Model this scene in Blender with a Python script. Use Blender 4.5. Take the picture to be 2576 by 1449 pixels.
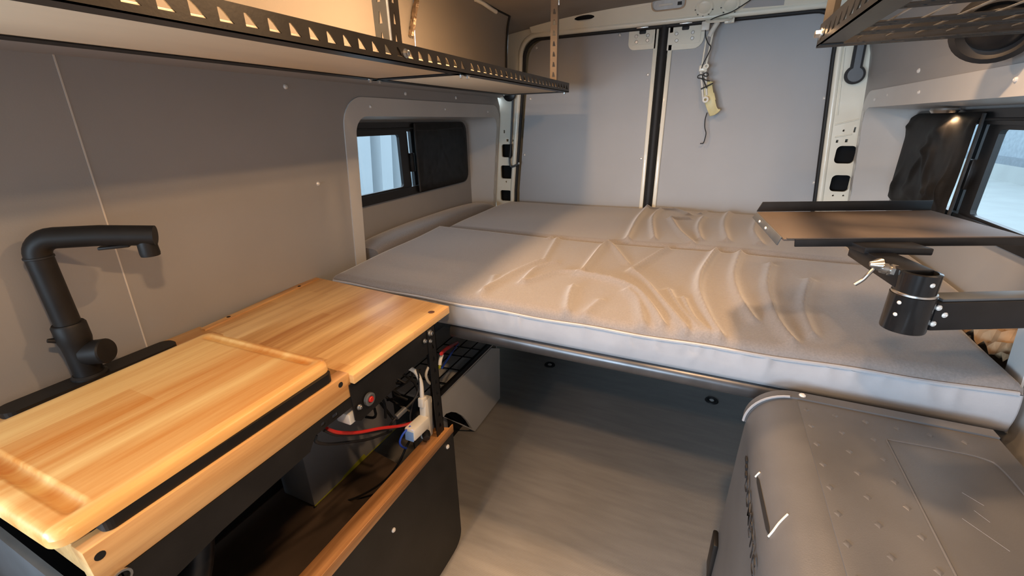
import bpy, bmesh, math, random
from mathutils import Vector, Matrix
random.seed(7)
for _o in list(bpy.data.objects): bpy.data.objects.remove(_o)
scene = bpy.context.scene
COL = scene.collection
R_ = math.radians

# ------------------------------------------------------------------ camera
IW, IH, FPX = 2576.0, 1449.0, 1071.08
CAM = Vector((.30, 0.0, 1.38))
_y, _p, _r = .428722, .369849, .019625
_f = Vector((-math.sin(_y)*math.cos(_p), math.cos(_y)*math.cos(_p), -math.sin(_p)))
_rt = Vector((math.cos(_y), math.sin(_y), 0)); _dn = _f.cross(_rt)
RT = math.cos(_r)*_rt + math.sin(_r)*_dn
DN = -math.sin(_r)*_rt + math.cos(_r)*_dn
FW = _f
cd = bpy.data.cameras.new('camera'); cam = bpy.data.objects.new('camera', cd); COL.objects.link(cam)
cd.sensor_width = 36.0; cd.sensor_fit = 'HORIZONTAL'; cd.lens = FPX/IW*36.0; cd.clip_start = .02
cam.matrix_world = Matrix(((RT.x, -DN.x, -FW.x, CAM.x), (RT.y, -DN.y, -FW.y, CAM.y), (RT.z, -DN.z, -FW.z, CAM.z), (0, 0, 0, 1)))
scene.camera = cam
def _ray(u, v): return RT*(u-IW/2) + DN*(v-IH/2) + FW*FPX
def onX(u, v, k): d = _ray(u, v); return CAM + d*((k-CAM.x)/d.x)
def onY(u, v, k): d = _ray(u, v); return CAM + d*((k-CAM.y)/d.y)
def onZ(u, v, k): d = _ray(u, v); return CAM + d*((k-CAM.z)/d.z)

# ------------------------------------------------------------------ world, lights, exposure
w = bpy.data.worlds.new('sky'); scene.world = w; w.use_nodes = True
bg = w.node_tree.nodes['Background']; bg.inputs[0].default_value = (.72, .86, 1.0, 1); bg.inputs[1].default_value = 3.2
vs = scene.view_settings
vs.view_transform = 'Standard'; vs.look = 'None'; vs.exposure = 0.2; vs.gamma = 1.0; vs.use_curve_mapping = False

def area(name, loc, target, sx, sy, power, col, shape='RECTANGLE', spread=180):
    l = bpy.data.lights.new(name, 'AREA'); l.shape = shape; l.size = sx
    if shape in ('RECTANGLE', 'ELLIPSE'): l.size_y = sy
    l.energy = power; l.color = col; l.spread = R_(spread)
    o = bpy.data.objects.new(name, l); COL.objects.link(o); o.location = loc
    o.rotation_euler = (Vector(target)-Vector(loc)).to_track_quat('-Z', 'Y').to_euler()
    return o
# daylight entering through the open cab and a left side window behind the camera
area('cab_daylight', (-.22, -1.78, 1.02), (.75, 2, .80), .8, .6, 5.5, (.60, .80, 1.0), spread=66)
area('left_window_daylight', (-.885, -.80, 1.22), (.9, .35, .95), .66, .36, 20, (.62, .81, 1.0), spread=150)
WARM = (1.0, .61, .32)
PUCKS = [(-.345, -.40, 8), (-.345, .36, 7.5), (.345, .05, 11.5), (-.345, 1.10, 9.5), (.43, .97, 9.5)]

# ------------------------------------------------------------------ helpers
def link(o, parent=None):
    COL.objects.link(o)
    if parent is not None:
        o.parent = parent
        o.matrix_parent_inverse = parent_world(parent).inverted()
    return o
def parent_world(p):
    m = p.matrix_basis.copy()
    if p.parent is not None: m = parent_world(p.parent) @ p.matrix_parent_inverse @ m
    return m
def tag(o, label=None, cat=None, group=None, kind=None):
    if label: o['label'] = label
    if cat: o['category'] = cat
    if group: o['group'] = group
    if kind: o['kind'] = kind
    return o
def thing(name, label, cat, loc, group=None):
    o = bpy.data.objects.new(name, None); o.empty_display_size = .05; o.location = loc; COL.objects.link(o)
    return tag(o, label, cat, group)
def struct(name, loc=(0, 0, 0), label=None):
    o = bpy.data.objects.new(name, None); o.location = loc; COL.objects.link(o); o['kind'] = 'structure'
    if label: o['label'] = label
    return o
def finish(name, bm, mat, parent=None, smooth=False, angle=None):
    bmesh.ops.recalc_face_normals(bm, faces=bm.faces[:])
    if not bm.verts: return None
    lo = [min(v.co[i] for v in bm.verts) for i in range(3)]; hi = [max(v.co[i] for v in bm.verts) for i in range(3)]
    c = Vector([(a+b)/2 for a, b in zip(lo, hi)])
    for v in bm.verts: v.co -= c
    me = bpy.data.meshes.new(name); bm.to_mesh(me); bm.free()
    if mat: me.materials.append(mat)
    if smooth:
        me.shade_smooth()
        if angle: me.set_sharp_from_angle(angle=R_(angle))
    o = bpy.data.objects.new(name, me); o.location = c
    return link(o, parent)
def mesh(name, verts, faces, mat, parent=None, smooth=False, angle=None):
    bm = bmesh.new(); vv = [bm.verts.new(v) for v in verts]
    for f in faces:
        try: bm.faces.new([vv[i] for i in f])
        except ValueError: pass
    return finish(name, bm, mat, parent, smooth, angle)
def add_box(bm, c, s, M=None, bev=0, seg=2):
    r = bmesh.ops.create_cube(bm, size=1)['verts']
    for v in r:
        q = Vector((v.co.x*s[0], v.co.y*s[1], v.co.z*s[2]))
        v.co = (M @ q if M else q) + Vector(c)
    if bev:
        es = list({e for v in r for e in v.link_edges})
        bmesh.ops.bevel(bm, geom=es, offset=bev, segments=seg, affect='EDGES', profile=.5)
def box(name, c, s, mat, parent=None, M=None, bev=0, seg=2):
    bm = bmesh.new(); add_box(bm, c, s, M, bev, seg)
    return finish(name, bm, mat, parent, bool(bev), 40)
def add_hull8(bm, top, bot, bev=0):
    n = len(top); a = [bm.verts.new(p) for p in top]; b = [bm.verts.new(p) for p in bot]
    bm.faces.new(a); bm.faces.new(b[::-1])
    for i in range(n): bm.faces.new([a[i], a[(i+1) % n], b[(i+1) % n], b[i]])
    if bev:
        bmesh.ops.bevel(bm, geom=list({e for v in a+b for e in v.link_edges}), offset=bev, segments=2, affect='EDGES', profile=.5)
def slab(name, top, vec, mat, parent=None, bev=0):
    bm = bmesh.new(); top = [Vector(p) for p in top]; add_hull8(bm, top, [p+Vector(vec) for p in top], bev)
    return finish(name, bm, mat, parent, bool(bev), 40)
def rr(u0, v0, u1, v1, r, n=6):
    if not isinstance(r, (list, tuple)): r = [r]*4
    out = []
    for (cx, cy, a0, rad) in ((u0, v0, 180, r[0]), (u1, v0, 270, r[1]), (u1, v1, 0, r[2]), (u0, v1, 90, r[3])):
        sx = 1 if cx == u0 else -1; sy = 1 if cy == v0 else -1
        if rad <= 0: out.append((cx, cy)); continue
        for k in range(n+1):
            a = R_(a0+90*k/n); out.append((cx+sx*rad+rad*math.cos(a), cy+sy*rad+rad*math.sin(a)))
    return out
def add_plate(bm, outline, holes, th, fmap):
    """flat sheet with holes, th thick; fmap(u, v, w) gives the point"""
    t = bmesh.new()
    for lp in [outline]+list(holes):
        vs_ = [t.verts.new((p[0], p[1], 0)) for p in lp]
        for i in range(len(vs_)): t.edges.new((vs_[i], vs_[(i+1) % len(vs_)]))
    bmesh.ops.triangle_fill(t, edges=t.edges[:], use_beauty=True, use_dissolve=False, normal=(0, 0, 1))
    t.verts.ensure_lookup_table(); t.verts.index_update()
    base = [v.co.copy() for v in t.verts]
    A = [bm.verts.new(fmap(c.x, c.y, 0)) for c in base]; B = [bm.verts.new(fmap(c.x, c.y, th)) for c in base]
    for f in t.faces:
        ix = [v.index for v in f.verts]; bm.faces.new([A[i] for i in ix]); bm.faces.new([B[i] for i in reversed(ix)])
    for e in t.edges:
        if len(e.link_faces) == 1:
            i, j = e.verts[0].index, e.verts[1].index; bm.faces.new([A[i], A[j], B[j], B[i]])
    t.free()
def plate(name, outline, holes, th, fmap, mat, parent=None):
    bm = bmesh.new(); add_plate(bm, outline, holes, th, fmap); return finish(name, bm, mat, parent)
def spline(pts, n=6, closed=False):
    P = [Vector(p) for p in pts]; out = []
    m = len(P); rng = range(m if closed else m-1)
    for i in rng:
        g = (lambda k: P[k % m]) if closed else (lambda k: P[max(0, min(m-1, k))])
        a, b, c, d = g(i-1), g(i), g(i+1), g(i+2)
        for k in range(n):
            t = k/n; out.append(.5*((2*b)+(c-a)*t+(2*a-5*b+4*c-d)*t*t+(3*b-a-3*c+d)*t**3))
    if not closed: out.append(P[-1])
    return out
def add_tube(bm, pts, r, res=8, closed=False, caps=True, rr_=None):
    P = [Vector(p) for p in pts]; n = len(P); up = None; rings = []
    for i in range(n):
        if closed: t = (P[(i+1) % n]-P[i-1])
        else: t = P[min(n-1, i+1)]-P[max(0, i-1)]
        t.normalize()
        if up is None:
            up = Vector((0, 0, 1)) if abs(t.z) < .9 else Vector((1, 0, 0))
        up = (up-t*up.dot(t)).normalized(); s = t.cross(up)
        q = rr_[i] if rr_ else r
        rings.append([bm.verts.new(P[i]+(up*math.cos(2*math.pi*k/res)+s*math.sin(2*math.pi*k/res))*q) for k in range(res)])
    for i in range(n if closed else n-1):
        a, b = rings[i], rings[(i+1) % n]
        for k in range(res): bm.faces.new([a[k], a[(k+1) % res], b[(k+1) % res], b[k]])
    if caps and not closed: bm.faces.new(rings[0][::-1]); bm.faces.new(rings[-1])
def tube(name, pts, r, mat, parent=None, res=8, closed=False, rr_=None):
    bm = bmesh.new(); add_tube(bm, pts, r, res, closed, True, rr_); return finish(name, bm, mat, parent, True, 50)
def add_lathe(bm, prof, M, n=24):
    rings = []
    for (r, z) in prof:
        if r < 1e-6: rings.append([bm.verts.new(M @ Vector((0, 0, z)))])
        else: rings.append([bm.verts.new(M @ Vector((r*math.cos(2*math.pi*k/n), r*math.sin(2*math.pi*k/n), z))) for k in range(n)])
    for a, b in zip(rings, rings[1:]):
        for k in range(n):
            f = [a[k % len(a)], a[(k+1) % len(a)], b[(k+1) % len(b)], b[k % len(b)]]
            f = list(dict.fromkeys(f))
            if len(f) > 2:
                try: bm.faces.new(f)
                except ValueError: pass
def axis_matrix(loc, ax):
    q = Vector(ax).to_track_quat('Z', 'Y'); return Matrix.Translation(loc) @ q.to_matrix().to_4x4()
def lathe(name, prof, loc, ax, mat, parent=None, n=24, smooth=True):
    bm = bmesh.new(); add_lathe(bm, prof, axis_matrix(loc, ax), n); return finish(name, bm, mat, parent, smooth, 35)
def loft(name, loops, mat, parent=None, closed=True, smooth=True, angle=40, caps=False):
    bm = bmesh.new(); L = [[bm.verts.new(p) for p in lp] for lp in loops]; n = len(L[0])
    for a, b in zip(L, L[1:]):
        for k in range(n if closed else n-1): bm.faces.new([a[k], a[(k+1) % n], b[(k+1) % n], b[k]])
    if caps: bm.faces.new(L[0][::-1]); bm.faces.new(L[-1])
    return finish(name, bm, mat, parent, smooth, angle)
_shared = {}
def instance(name, key, maker, loc, ax, mat, parent, scale=1.0):
    """alike small pieces share one mesh"""
    if key not in _shared:
        bm = bmesh.new(); maker(bm); bmesh.ops.recalc_face_normals(bm, faces=bm.faces[:])
        me = bpy.data.meshes.new(key); bm.to_mesh(me); bm.free(); me.materials.append(mat); me.shade_smooth(); me.set_sharp_from_angle(angle=R_(35)); _shared[key] = me
    o = bpy.data.objects.new(name, _shared[key]); o.location = loc
    o.rotation_mode = 'QUATERNION'; o.rotation_quaternion = Vector(ax).to_track_quat('Z', 'Y'); o.scale = (scale,)*3
    return link(o, parent)
I4 = Matrix.Identity(4)
def screw(loc, ax, parent, s=1.0):
    return instance('screw', 'screw_head', lambda bm: add_lathe(bm, [(0, -.002), (.006, -.002), (.006, .0005), (.0042, .0025), (.002, .0032), (.002, .002), (0, .002)], I4, 10), loc, ax, M_screw, parent, s*1.2)
def bolt(loc, ax, parent, s=1.0, name='bolt'):
    def mk(bm):
        add_lathe(bm, [(0, 0), (.0085, 0), (.0085, .0015), (.0, .0015)], I4, 16)
        add_lathe(bm, [(0, .0015), (.0055, .0015), (.0055, .0075), (.0045, .0085), (0, .0085)], I4, 6)
    return instance(name, 'hex_bolt', mk, loc, ax, M_steel, parent, s)

# ------------------------------------------------------------------ materials
def pm(name, col, rough=.5, metal=0.0, var=.12, scale=8.0, bump=0.0, bscale=150.0, stretch=(1, 1, 1), sheen=0.0, coat=0.0, spec=.5, col2=None, contrast=(.3, .7), detail=4):
    m = bpy.data.materials.new(name); m.use_nodes = True; nt = m.node_tree; b = nt.nodes['Principled BSDF']
    tc = nt.nodes.new('ShaderNodeTexCoord'); mp = nt.nodes.new('ShaderNodeMapping'); mp.inputs['Scale'].default_value = stretch
    nt.links.new(tc.outputs['Object'], mp.inputs[0])
    nz = nt.nodes.new('ShaderNodeTexNoise'); nz.inputs['Scale'].default_value = scale; nz.inputs['Detail'].default_value = detail
    nt.links.new(mp.outputs[0], nz.inputs['Vector'])
    cr = nt.nodes.new('ShaderNodeValToRGB'); c2 = col2 or tuple(c*(1-var*2) for c in col)
    cr.color_ramp.elements[0].position = contrast[0]; cr.color_ramp.elements[1].position = contrast[1]
    cr.color_ramp.elements[0].color = (*c2, 1); cr.color_ramp.elements[1].color = (*col, 1)
    nt.links.new(nz.outputs['Fac'], cr.inputs[0]); nt.links.new(cr.outputs[0], b.inputs['Base Color'])
    b.inputs['Roughness'].default_value = rough; b.inputs['Metallic'].default_value = metal
    b.inputs['Specular IOR Level'].default_value = spec
    if sheen: b.inputs['Sheen Weight'].default_value = sheen; b.inputs['Sheen Roughness'].default_value = .4
    if coat: b.inputs['Coat Weight'].default_value = coat
    if bump:
        n2 = nt.nodes.new('ShaderNodeTexNoise'); n2.inputs['Scale'].default_value = bscale; n2.inputs['Detail'].default_value = 3
        nt.links.new(mp.outputs[0], n2.inputs['Vector'])
        bp = nt.nodes.new('ShaderNodeBump'); bp.inputs['Strength'].default_value = bump; bp.inputs['Distance'].default_value = .002
        nt.links.new(n2.outputs['Fac'], bp.inputs['Height']); nt.links.new(bp.outputs[0], b.inputs['Normal'])
    return m
def wood(name, light, dark, ax=1, staves=None, rough=.38, grain=1.0):
    """board wood; grain runs along axis ax; staves = (length, width) of glued strips"""
    m = bpy.data.materials.new(name); m.use_nodes = True; nt = m.node_tree; b = nt.nodes['Principled BSDF']; L = nt.links.new
    tc = nt.nodes.new('ShaderNodeTexCoord')
    mp = nt.nodes.new('ShaderNodeMapping'); s = [22, 22, 22]; s[ax] = 1.6; mp.inputs['Scale'].default_value = s; L(tc.outputs['Object'], mp.inputs[0])
    n1 = nt.nodes.new('ShaderNodeTexNoise'); n1.inputs['Scale'].default_value = 1.0*grain; n1.inputs['Detail'].default_value = 6; n1.inputs['Distortion'].default_value = .6; L(mp.outputs[0], n1.inputs['Vector'])
    mp2 = nt.nodes.new('ShaderNodeMapping'); s = [170, 170, 170]; s[ax] = 9; mp2.inputs['Scale'].default_value = s; L(tc.outputs['Object'], mp2.inputs[0])
    n2 = nt.nodes.new('ShaderNodeTexNoise'); n2.inputs['Scale'].default_value = 1.0; n2.inputs['Detail'].default_value = 3; L(mp2.outputs[0], n2.inputs['Vector'])
    mx = nt.nodes.new('ShaderNodeMath'); mx.operation = 'MULTIPLY_ADD'; mx.inputs[1].default_value = .28; L(n2.outputs['Fac'], mx.inputs[0]); L(n1.outputs['Fac'], mx.inputs[2])
    fac = mx.outputs[0]
    mp4 = nt.nodes.new('ShaderNodeMapping'); s = [11, 11, 11]; s[ax] = .7; mp4.inputs['Scale'].default_value = s; mp4.inputs['Location'].default_value = (3.1, 1.7, .4); L(tc.outputs['Object'], mp4.inputs[0])
    n4 = nt.nodes.new('ShaderNodeTexNoise'); n4.inputs['Scale'].default_value = 1.0; n4.inputs['Detail'].default_value = 3; L(mp4.outputs[0], n4.inputs['Vector'])
    m4 = nt.nodes.new('ShaderNodeMath'); m4.operation = 'MULTIPLY_ADD'; m4.inputs[1].default_value = .9; L(n4.outputs['Fac'], m4.inputs[0]); L(fac, m4.inputs[2])
    m5 = nt.nodes.new('ShaderNodeMath'); m5.operation = 'SUBTRACT'; m5.inputs[1].default_value = .45; L(m4.outputs[0], m5.inputs[0]); fac = m5.outputs[0]
    if staves:
        br = nt.nodes.new('ShaderNodeTexBrick'); br.inputs['Scale'].default_value = 1.0
        br.inputs['Brick Width'].default_value = staves[0]; br.inputs['Row Height'].default_value = staves[1]; br.inputs['Mortar Size'].default_value = 0.0004
        br.inputs['Color1'].default_value = (0, 0, 0, 1); br.inputs['Color2'].default_value = (1, 1, 1, 1); br.inputs['Mortar'].default_value = (.2, .2, .2, 1); br.offset = .37
        mp3 = nt.nodes.new('ShaderNodeMapping')
        if ax == 1: mp3.inputs['Rotation'].default_value = (0, 0, R_(90))
        L(tc.outputs['Object'], mp3.inputs[0]); L(mp3.outputs[0], br.inputs['Vector'])
        m2 = nt.nodes.new('ShaderNodeMath'); m2.operation = 'MULTIPLY_ADD'; m2.inputs[1].default_value = .22; L(br.outputs['Color'], m2.inputs[0]); L(fac, m2.inputs[2]); fac = m2.outputs[0]
    cr = nt.nodes.new('ShaderNodeValToRGB'); e = cr.color_ramp.elements
    e[0].position = .42; e[0].color = (*dark, 1); e[1].position = .78 if not staves else .95; e[1].color = (*light, 1)
    L(fac, cr.inputs[0]); L(cr.outputs[0], b.inputs['Base Color']); b.inputs['Roughness'].default_value = rough
    bp = nt.nodes.new('ShaderNodeBump'); bp.inputs['Strength'].default_value = .12; bp.inputs['Distance'].default_value = .001; L(n2.outputs['Fac'], bp.inputs['Height']); L(bp.outputs[0], b.inputs['Normal'])
    return m
def emit(name, col, strength):
    m = bpy.data.materials.new(name); m.use_nodes = True; nt = m.node_tree
    for n in list(nt.nodes): nt.nodes.remove(n)
    e = nt.nodes.new('ShaderNodeEmission'); o = nt.nodes.new('ShaderNodeOutputMaterial'); e.inputs[0].default_value = (*col, 1); e.inputs[1].default_value = strength
    nt.links.new(e.outputs[0], o.inputs[0]); return m
M_steel = pm('zinc_steel', (.72, .71, .68), .3, 1.0, .08, 40)
M_panel = pm('grey_panel', (.34, .335, .33), .55, 0, .05, 3.0, .05, 300)
M_door_panel = pm('door_panel_grey', (.43, .438, .45), .5, 0, .04, 3.0, .04, 300)
M_trim = pm('window_trim_grey', (.56, .56, .55), .42, 0, .05, 4.0, .05, 200)
M_cream = pm('cream_paint', (.88, .86, .74), .3, 0, .04, 6.0, 0, 1, coat=.3)
M_ceiling = pm('ceiling_cloth', (.30, .27, .24), .9, 0, .08, 6.0, .3, 500)
M_black = pm('black_metal', (.014, .0135, .0135), .45, 0, .25, 12.0, .08, 300, spec=.3)
M_rail = pm('dark_bronze_rail', (.05, .043, .034), .38, .3, .2, 15, .05, 200)
M_rail_grey = pm('slate_rail', (.10, .11, .12), .45, .2, .15, 15, .05, 200)
M_screw = pm('bright_screw', (.80, .79, .76), .3, .3, .05, 40)
M_seam = pm('pale_seam_filler', (.72, .68, .62), .6)
M_rubber = pm('black_rubber', (.014, .014, .015), .6, 0, .2, 20)
M_plastic = pm('black_plastic', (.013, .013, .014), .33, 0, .2, 20, spec=.35)
M_matt = pm('matt_black_finish', (.016, .0145, .0135), .5, 0, .2, 20, spec=.3)
M_gloss = pm('gloss_black_tube', (.02, .02, .021), .16, .35, .1, 20)
M_nickel = pm('aged_nickel', (.42, .40, .37), .28, .9, .15, 60)
M_shelfboard = pm('pale_ply_underside', (.84, .73, .55), .6, 0, .08, 5.0, .08, 200, stretch=(1, .25, 1))
M_dark = pm('dark_void', (.006, .006, .007), .9, 0, .3, 10)
M_white = pm('white_plastic', (.75, .74, .68), .35, 0, .06, 20)
M_yellow = pm('yellowed_plastic', (.78, .70, .36), .42, 0, .10, 18)
M_glassy = pm('clear_lens', (.62, .70, .76), .1, 0, .1, 30, spec=.9)
M_foil = pm('foil_tape', (.20, .14, .09), .35, .5, .3, 60, .8, 90)
M_fabric = pm('taupe_velour', (.215, .203, .20), .85, 0, .10, 240, .4, 700, sheen=.6)
M_fabric_side = pm('side_cloth_cool_light', (.37, .385, .415), .8, 0, .07, 14, .18, 900, sheen=.3)  # cool daylight on the mattress sides put into a paler, bluer colour
M_quilt = pm('black_quilted_cloth', (.030, .028, .027), .5, 0, .25, 30, .2, 500)
M_cooler = pm('slate_cooler_plastic', (.112, .114, .12), .42, 0, .12, 7, .10, 500)
M_ink = pm('dark_lettering', (.012, .012, .014), .5, 0, .1, 10)
M_tank = pm('grey_board', (.30, .31, .33), .55, 0, .06, 5)
M_box = pm('pale_grey_paint', (.66, .67, .66), .6, 0, .05, 6, .05, 300)
M_brownply = pm('dark_plywood', (.075, .05, .034), .6, 0, .25, 9, .1, 300, stretch=(1, .3, 1))
M_pipe = pm('bed_rail_steel', (.105, .105, .11), .3, .55, .15, 20)
M_tray = pm('tray_brown', (.085, .068, .058), .5, 0, .14, 6, .05, 300)
M_red = pm('red_insulation', (.55, .02, .015), .4, 0, .1, 20)
M_blue = pm('blue_insulation', (.02, .08, .55), .4, 0, .1, 20)
M_green = pm('green_tape', (.42, .45, .03), .6, 0, .15, 20)
M_lime = pm('lime_tag', (.35, .95, .05), .5, 0, .1, 20)
M_paper = pm('brown_paper', (.42, .28, .16), .8, 0, .2, 12, .3, 60)
M_board = wood('cutting_board_wood', (.86, .58, .23), (.62, .24, .045), 1, (.9, .085))
M_counter = wood('butcher_block_wood', (.86, .58, .26), (.50, .23, .07), 1, (.30, .036))
M_plank = wood('plank_wood', (.70, .44, .19), (.44, .22, .075), 1)
M_edge = wood('worn_edging_wood', (.48, .25, .10), (.22, .10, .035), 1)
# floor: grey ribbed rubber with scuffs
def floor_mat():
    m = pm('rubber_mat', (.35, .34, .325), .52, 0, .09, 5.0, 0, 1, stretch=(1, 7, 1)); nt = m.node_tree; L = nt.links.new; b = nt.nodes['Principled BSDF']
    tc = nt.nodes.new('ShaderNodeTexCoord'); mp = nt.nodes.new('ShaderNodeMapping'); mp.inputs['Rotation'].default_value = (0, 0, R_(4)); L(tc.outputs['Object'], mp.inputs[0])
    wv = nt.nodes.new('ShaderNodeTexWave'); wv.bands_direction = 'Y'; wv.inputs['Scale'].default_value = 60; L(mp.outputs[0], wv.inputs['Vector'])
    wx = nt.nodes.new('ShaderNodeTexWave'); wx.bands_direction = 'X'; wx.inputs['Scale'].default_value = 60; L(mp.outputs[0], wx.inputs['Vector'])
    mm = nt.nodes.new('ShaderNodeMath'); mm.operation = 'MULTIPLY'; L(wv.outputs['Fac'], mm.inputs[0]); L(wx.outputs['Fac'], mm.inputs[1])
    bp = nt.nodes.new('ShaderNodeBump'); bp.inputs['Strength'].default_value = .35; bp.inputs['Distance'].default_value = .001; L(mm.outputs[0], bp.inputs['Height']); L(bp.outputs[0], b.inputs['Normal'])
    n = nt.nodes.new('ShaderNodeTexNoise'); n.inputs['Scale'].default_value = 3; mp2 = nt.nodes.new('ShaderNodeMapping'); mp2.inputs['Scale'].default_value = (1, 14, 1); L(tc.outputs['Object'], mp2.inputs[0]); L(mp2.outputs[0], n.inputs['Vector'])
    mr = nt.nodes.new('ShaderNodeMapRange'); mr.inputs[3].default_value = .38; mr.inputs[4].default_value = .65; L(n.outputs['Fac'], mr.inputs[0]); L(mr.outputs[0], b.inputs['Roughness'])
    return m
M_floor = floor_mat()
def glass_mat(tint):
    m = bpy.data.materials.new('window_glass'); m.use_nodes = True; nt = m.node_tree
    for n in list(nt.nodes): nt.nodes.remove(n)
    t = nt.nodes.new('ShaderNodeBsdfTransparent'); g = nt.nodes.new('ShaderNodeBsdfGlossy'); mx = nt.nodes.new('ShaderNodeMixShader'); o = nt.nodes.new('ShaderNodeOutputMaterial')
    t.inputs[0].default_value = (*tint, 1); g.inputs['Roughness'].default_value = .03; mx.inputs[0].default_value = .06
    nt.links.new(t.outputs[0], mx.inputs[1]); nt.links.new(g.outputs[0], mx.inputs[2]); nt.links.new(mx.outputs[0], o.inputs[0]); return m
M_glass = glass_mat((.86, .93, .96))
M_outside = pm('pale_ribbed_siding', (.38, .43, .46), .6, 0, .04, 2)
M_ground = pm('pale_concrete', (.30, .33, .325), .8, 0, .06, 1.5)

YN, YD = -1.8, 2.45            # front opening of the shell, rear door plane
def wx(z): return .905-.055*(z-.9)/.63      # half width of the leaning side walls

# ------------------------------------------------------------------ setting: floor, walls, ceiling
fl = mesh('floor', [(-1.0, YN, 0), (1.0, YN, 0), (1.0, YD, 0), (-1.0, YD, 0), (-1.0, YN, -.03), (1.0, YN, -.03), (1.0, YD, -.03), (-1.0, YD, -.03)],
          [(0, 1, 2, 3), (7, 6, 5, 4), (0, 4, 5, 1), (1, 5, 6, 2), (2, 6, 7, 3), (3, 7, 4, 0)], M_floor); fl['kind'] = 'structure'; fl['label'] = 'grey ribbed rubber floor mat of the van'
for (u, v) in ((1790, 1008), (1383, 918)):
    p = onZ(u, v, .0)
    a = thing('tie_down_ring', 'round black tie-down ring set in the grey rubber floor', 'ring', p, 'tie-down rings in the floor')
    lathe('rim', [(.0, .001), (.020, .001), (.022, .005), (.030, .005), (.033, .0005), (.033, 0)], p, (0, 0, 1), M_rubber, a, 24)
    lathe('eye', [(0, .0045), (.011, .0045), (.013, .002)], p, (0, 0, 1), M_steel, a, 16)

TRIM_OUT = (1.185, .78, 2.405, 1.475); TRIM_IN = (1.24, .78, 2.37, 1.412)
def side_wall(sg, name, side):
    W = struct(name, (sg*.9, .3, 0), 'grey panelled %s side wall of the van' % side)
    fm = lambda u, v, w_: Vector((sg*(wx(v)+w_), u, v))
    plate('panel', [(YN, 0), (.4712, 0), (.4712, 1.53), (YN, 1.53)], [rr(-1.16, 1.02, -.44, 1.42, .04, 4)] if sg < 0 else [], .012, fm, M_panel, W)
    if sg < 0:
        rim = [(.4728, .0), (2.42, .0), (2.42, 1.40), (2.405, 1.47), (2.36, 1.53), (.4728, 1.53)]
    else:
        rim = [(.4728, .0), (2.42, .0), (2.42, 1.53), (.4728, 1.53)]
    plate('panel', rim, [rr(TRIM_OUT[0]+.015-(.15 if sg > 0 else 0), .80, TRIM_OUT[2]-.015, TRIM_OUT[3]-.012, [0, 0, .085, .085])], .012, fm, M_panel, W)
    # strip behind the hairline seam between the two panels
    plate('seam_strip', [(.4706, 0), (.4734, 0), (.4734, 1.53), (.4706, 1.53)], [], .004, lambda u, v, w_: fm(u, v, w_-.0007), M_seam, W)
    if sg < 0:
        for (y, z) in ((.973, 1.49), (1.049, 1.204), (1.532, 1.497), (1.92, 1.497)):
            screw(fm(y, z, -.0015), (-sg, 0, 0), W)
    else:
        for (u, v) in ((2323, 177), (2240, 238)):
            p = onX(u, v, .862); screw(fm(p.y, p.z, -.0015), (-sg, 0, 0), W)
    return W
WL = side_wall(-1, 'wall_left', 'left'); WR = side_wall(1, 'wall_right', 'right')

M_upper = pm('upper_panel_toned_down', (.235, .212, .185), .55, 0, .05, 3.0, .05, 300)  # wall panel grey darkened to hold back lamp glare on the upper wall
def ceil_z(x): return 1.885-.045*(x/.70)**2
# upper wall on the left stands in from the lower one, with an added soffit strip shutting lamp light out of the gap
US = struct('wall_upper_left', (-.68, .3, 1.52), 'upper left wall panel lit warm above the shelf')
prof = [(-.672, 1.515), (-.672, 1.62), (-.668, 1.72), (-.660, 1.80), (-.648, 1.845)]
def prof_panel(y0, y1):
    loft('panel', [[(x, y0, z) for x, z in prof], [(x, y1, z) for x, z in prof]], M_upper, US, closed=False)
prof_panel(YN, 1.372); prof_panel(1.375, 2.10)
mesh('soffit', [(-.672, YN, 1.515), (-.86, YN, 1.515), (-.862, 2.416, 1.515), (-.672, 2.10, 1.515)], [(0, 1, 2, 3)], M_panel, US)
mesh('return_panel', [(-.672, 2.10, 1.515), (-.862, 2.416, 1.515), (-.80, 2.416, 1.862), (-.648, 2.10, 1.845)], [(0, 1, 2, 3)], M_panel, US)
tube('edge_strip', spline([(x+.004, 2.10, z) for x, z in prof], 3), .006, M_rubber, US, 6)
tube('joint_gasket', [(-.650, y, 1.846) for y in (YN, 0, 1.2, 2.1)], .006, M_dark, US, 6)
UR = struct('wall_upper_right', (.8, .3, 1.52), 'upper right wall panel')
profr = [(wx(1.53), 1.53), (.838, 1.62), (.80, 1.74), (.75, 1.82), (.70, 1.842)]
loft('panel', [[(x, YN, z) for x, z in profr], [(x, 2.416, z) for x, z in profr]], M_panel, UR, closed=False)
CE = struct('ceiling', (0, .3, 1.9), 'brown cloth ceiling of the van')
xs = [-.86+1.72*i/22 for i in range(23)]
loft('headliner', [[(x, y, ceil_z(x)) for x in xs] for y in (YN, 0, 1.2, 2.33, 2.416)], M_ceiling, CE, closed=False)
loft('roof_skin', [[(x*1.18, y, ceil_z(x)+.05) for x in xs] for y in (YN, 2.505)], M_cream, CE, closed=False)

FWL = struct('wall_front_light_block', (0, YN, 0), 'unseen front partition added to keep sky light out, with an opening at the cab daylight')  # unseen partition, added to keep stray sky light off the left wall
plate('partition', [(-1.0, 0), (1.0, 0), (.9, 1.93), (-.9, 1.93)], [[(-.63, .70), (.19, .70), (.19, 1.34), (-.63, 1.34)]], .012, lambda u, v, w_: Vector((u, YN-w_, v)), M_panel, FWL)
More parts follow.
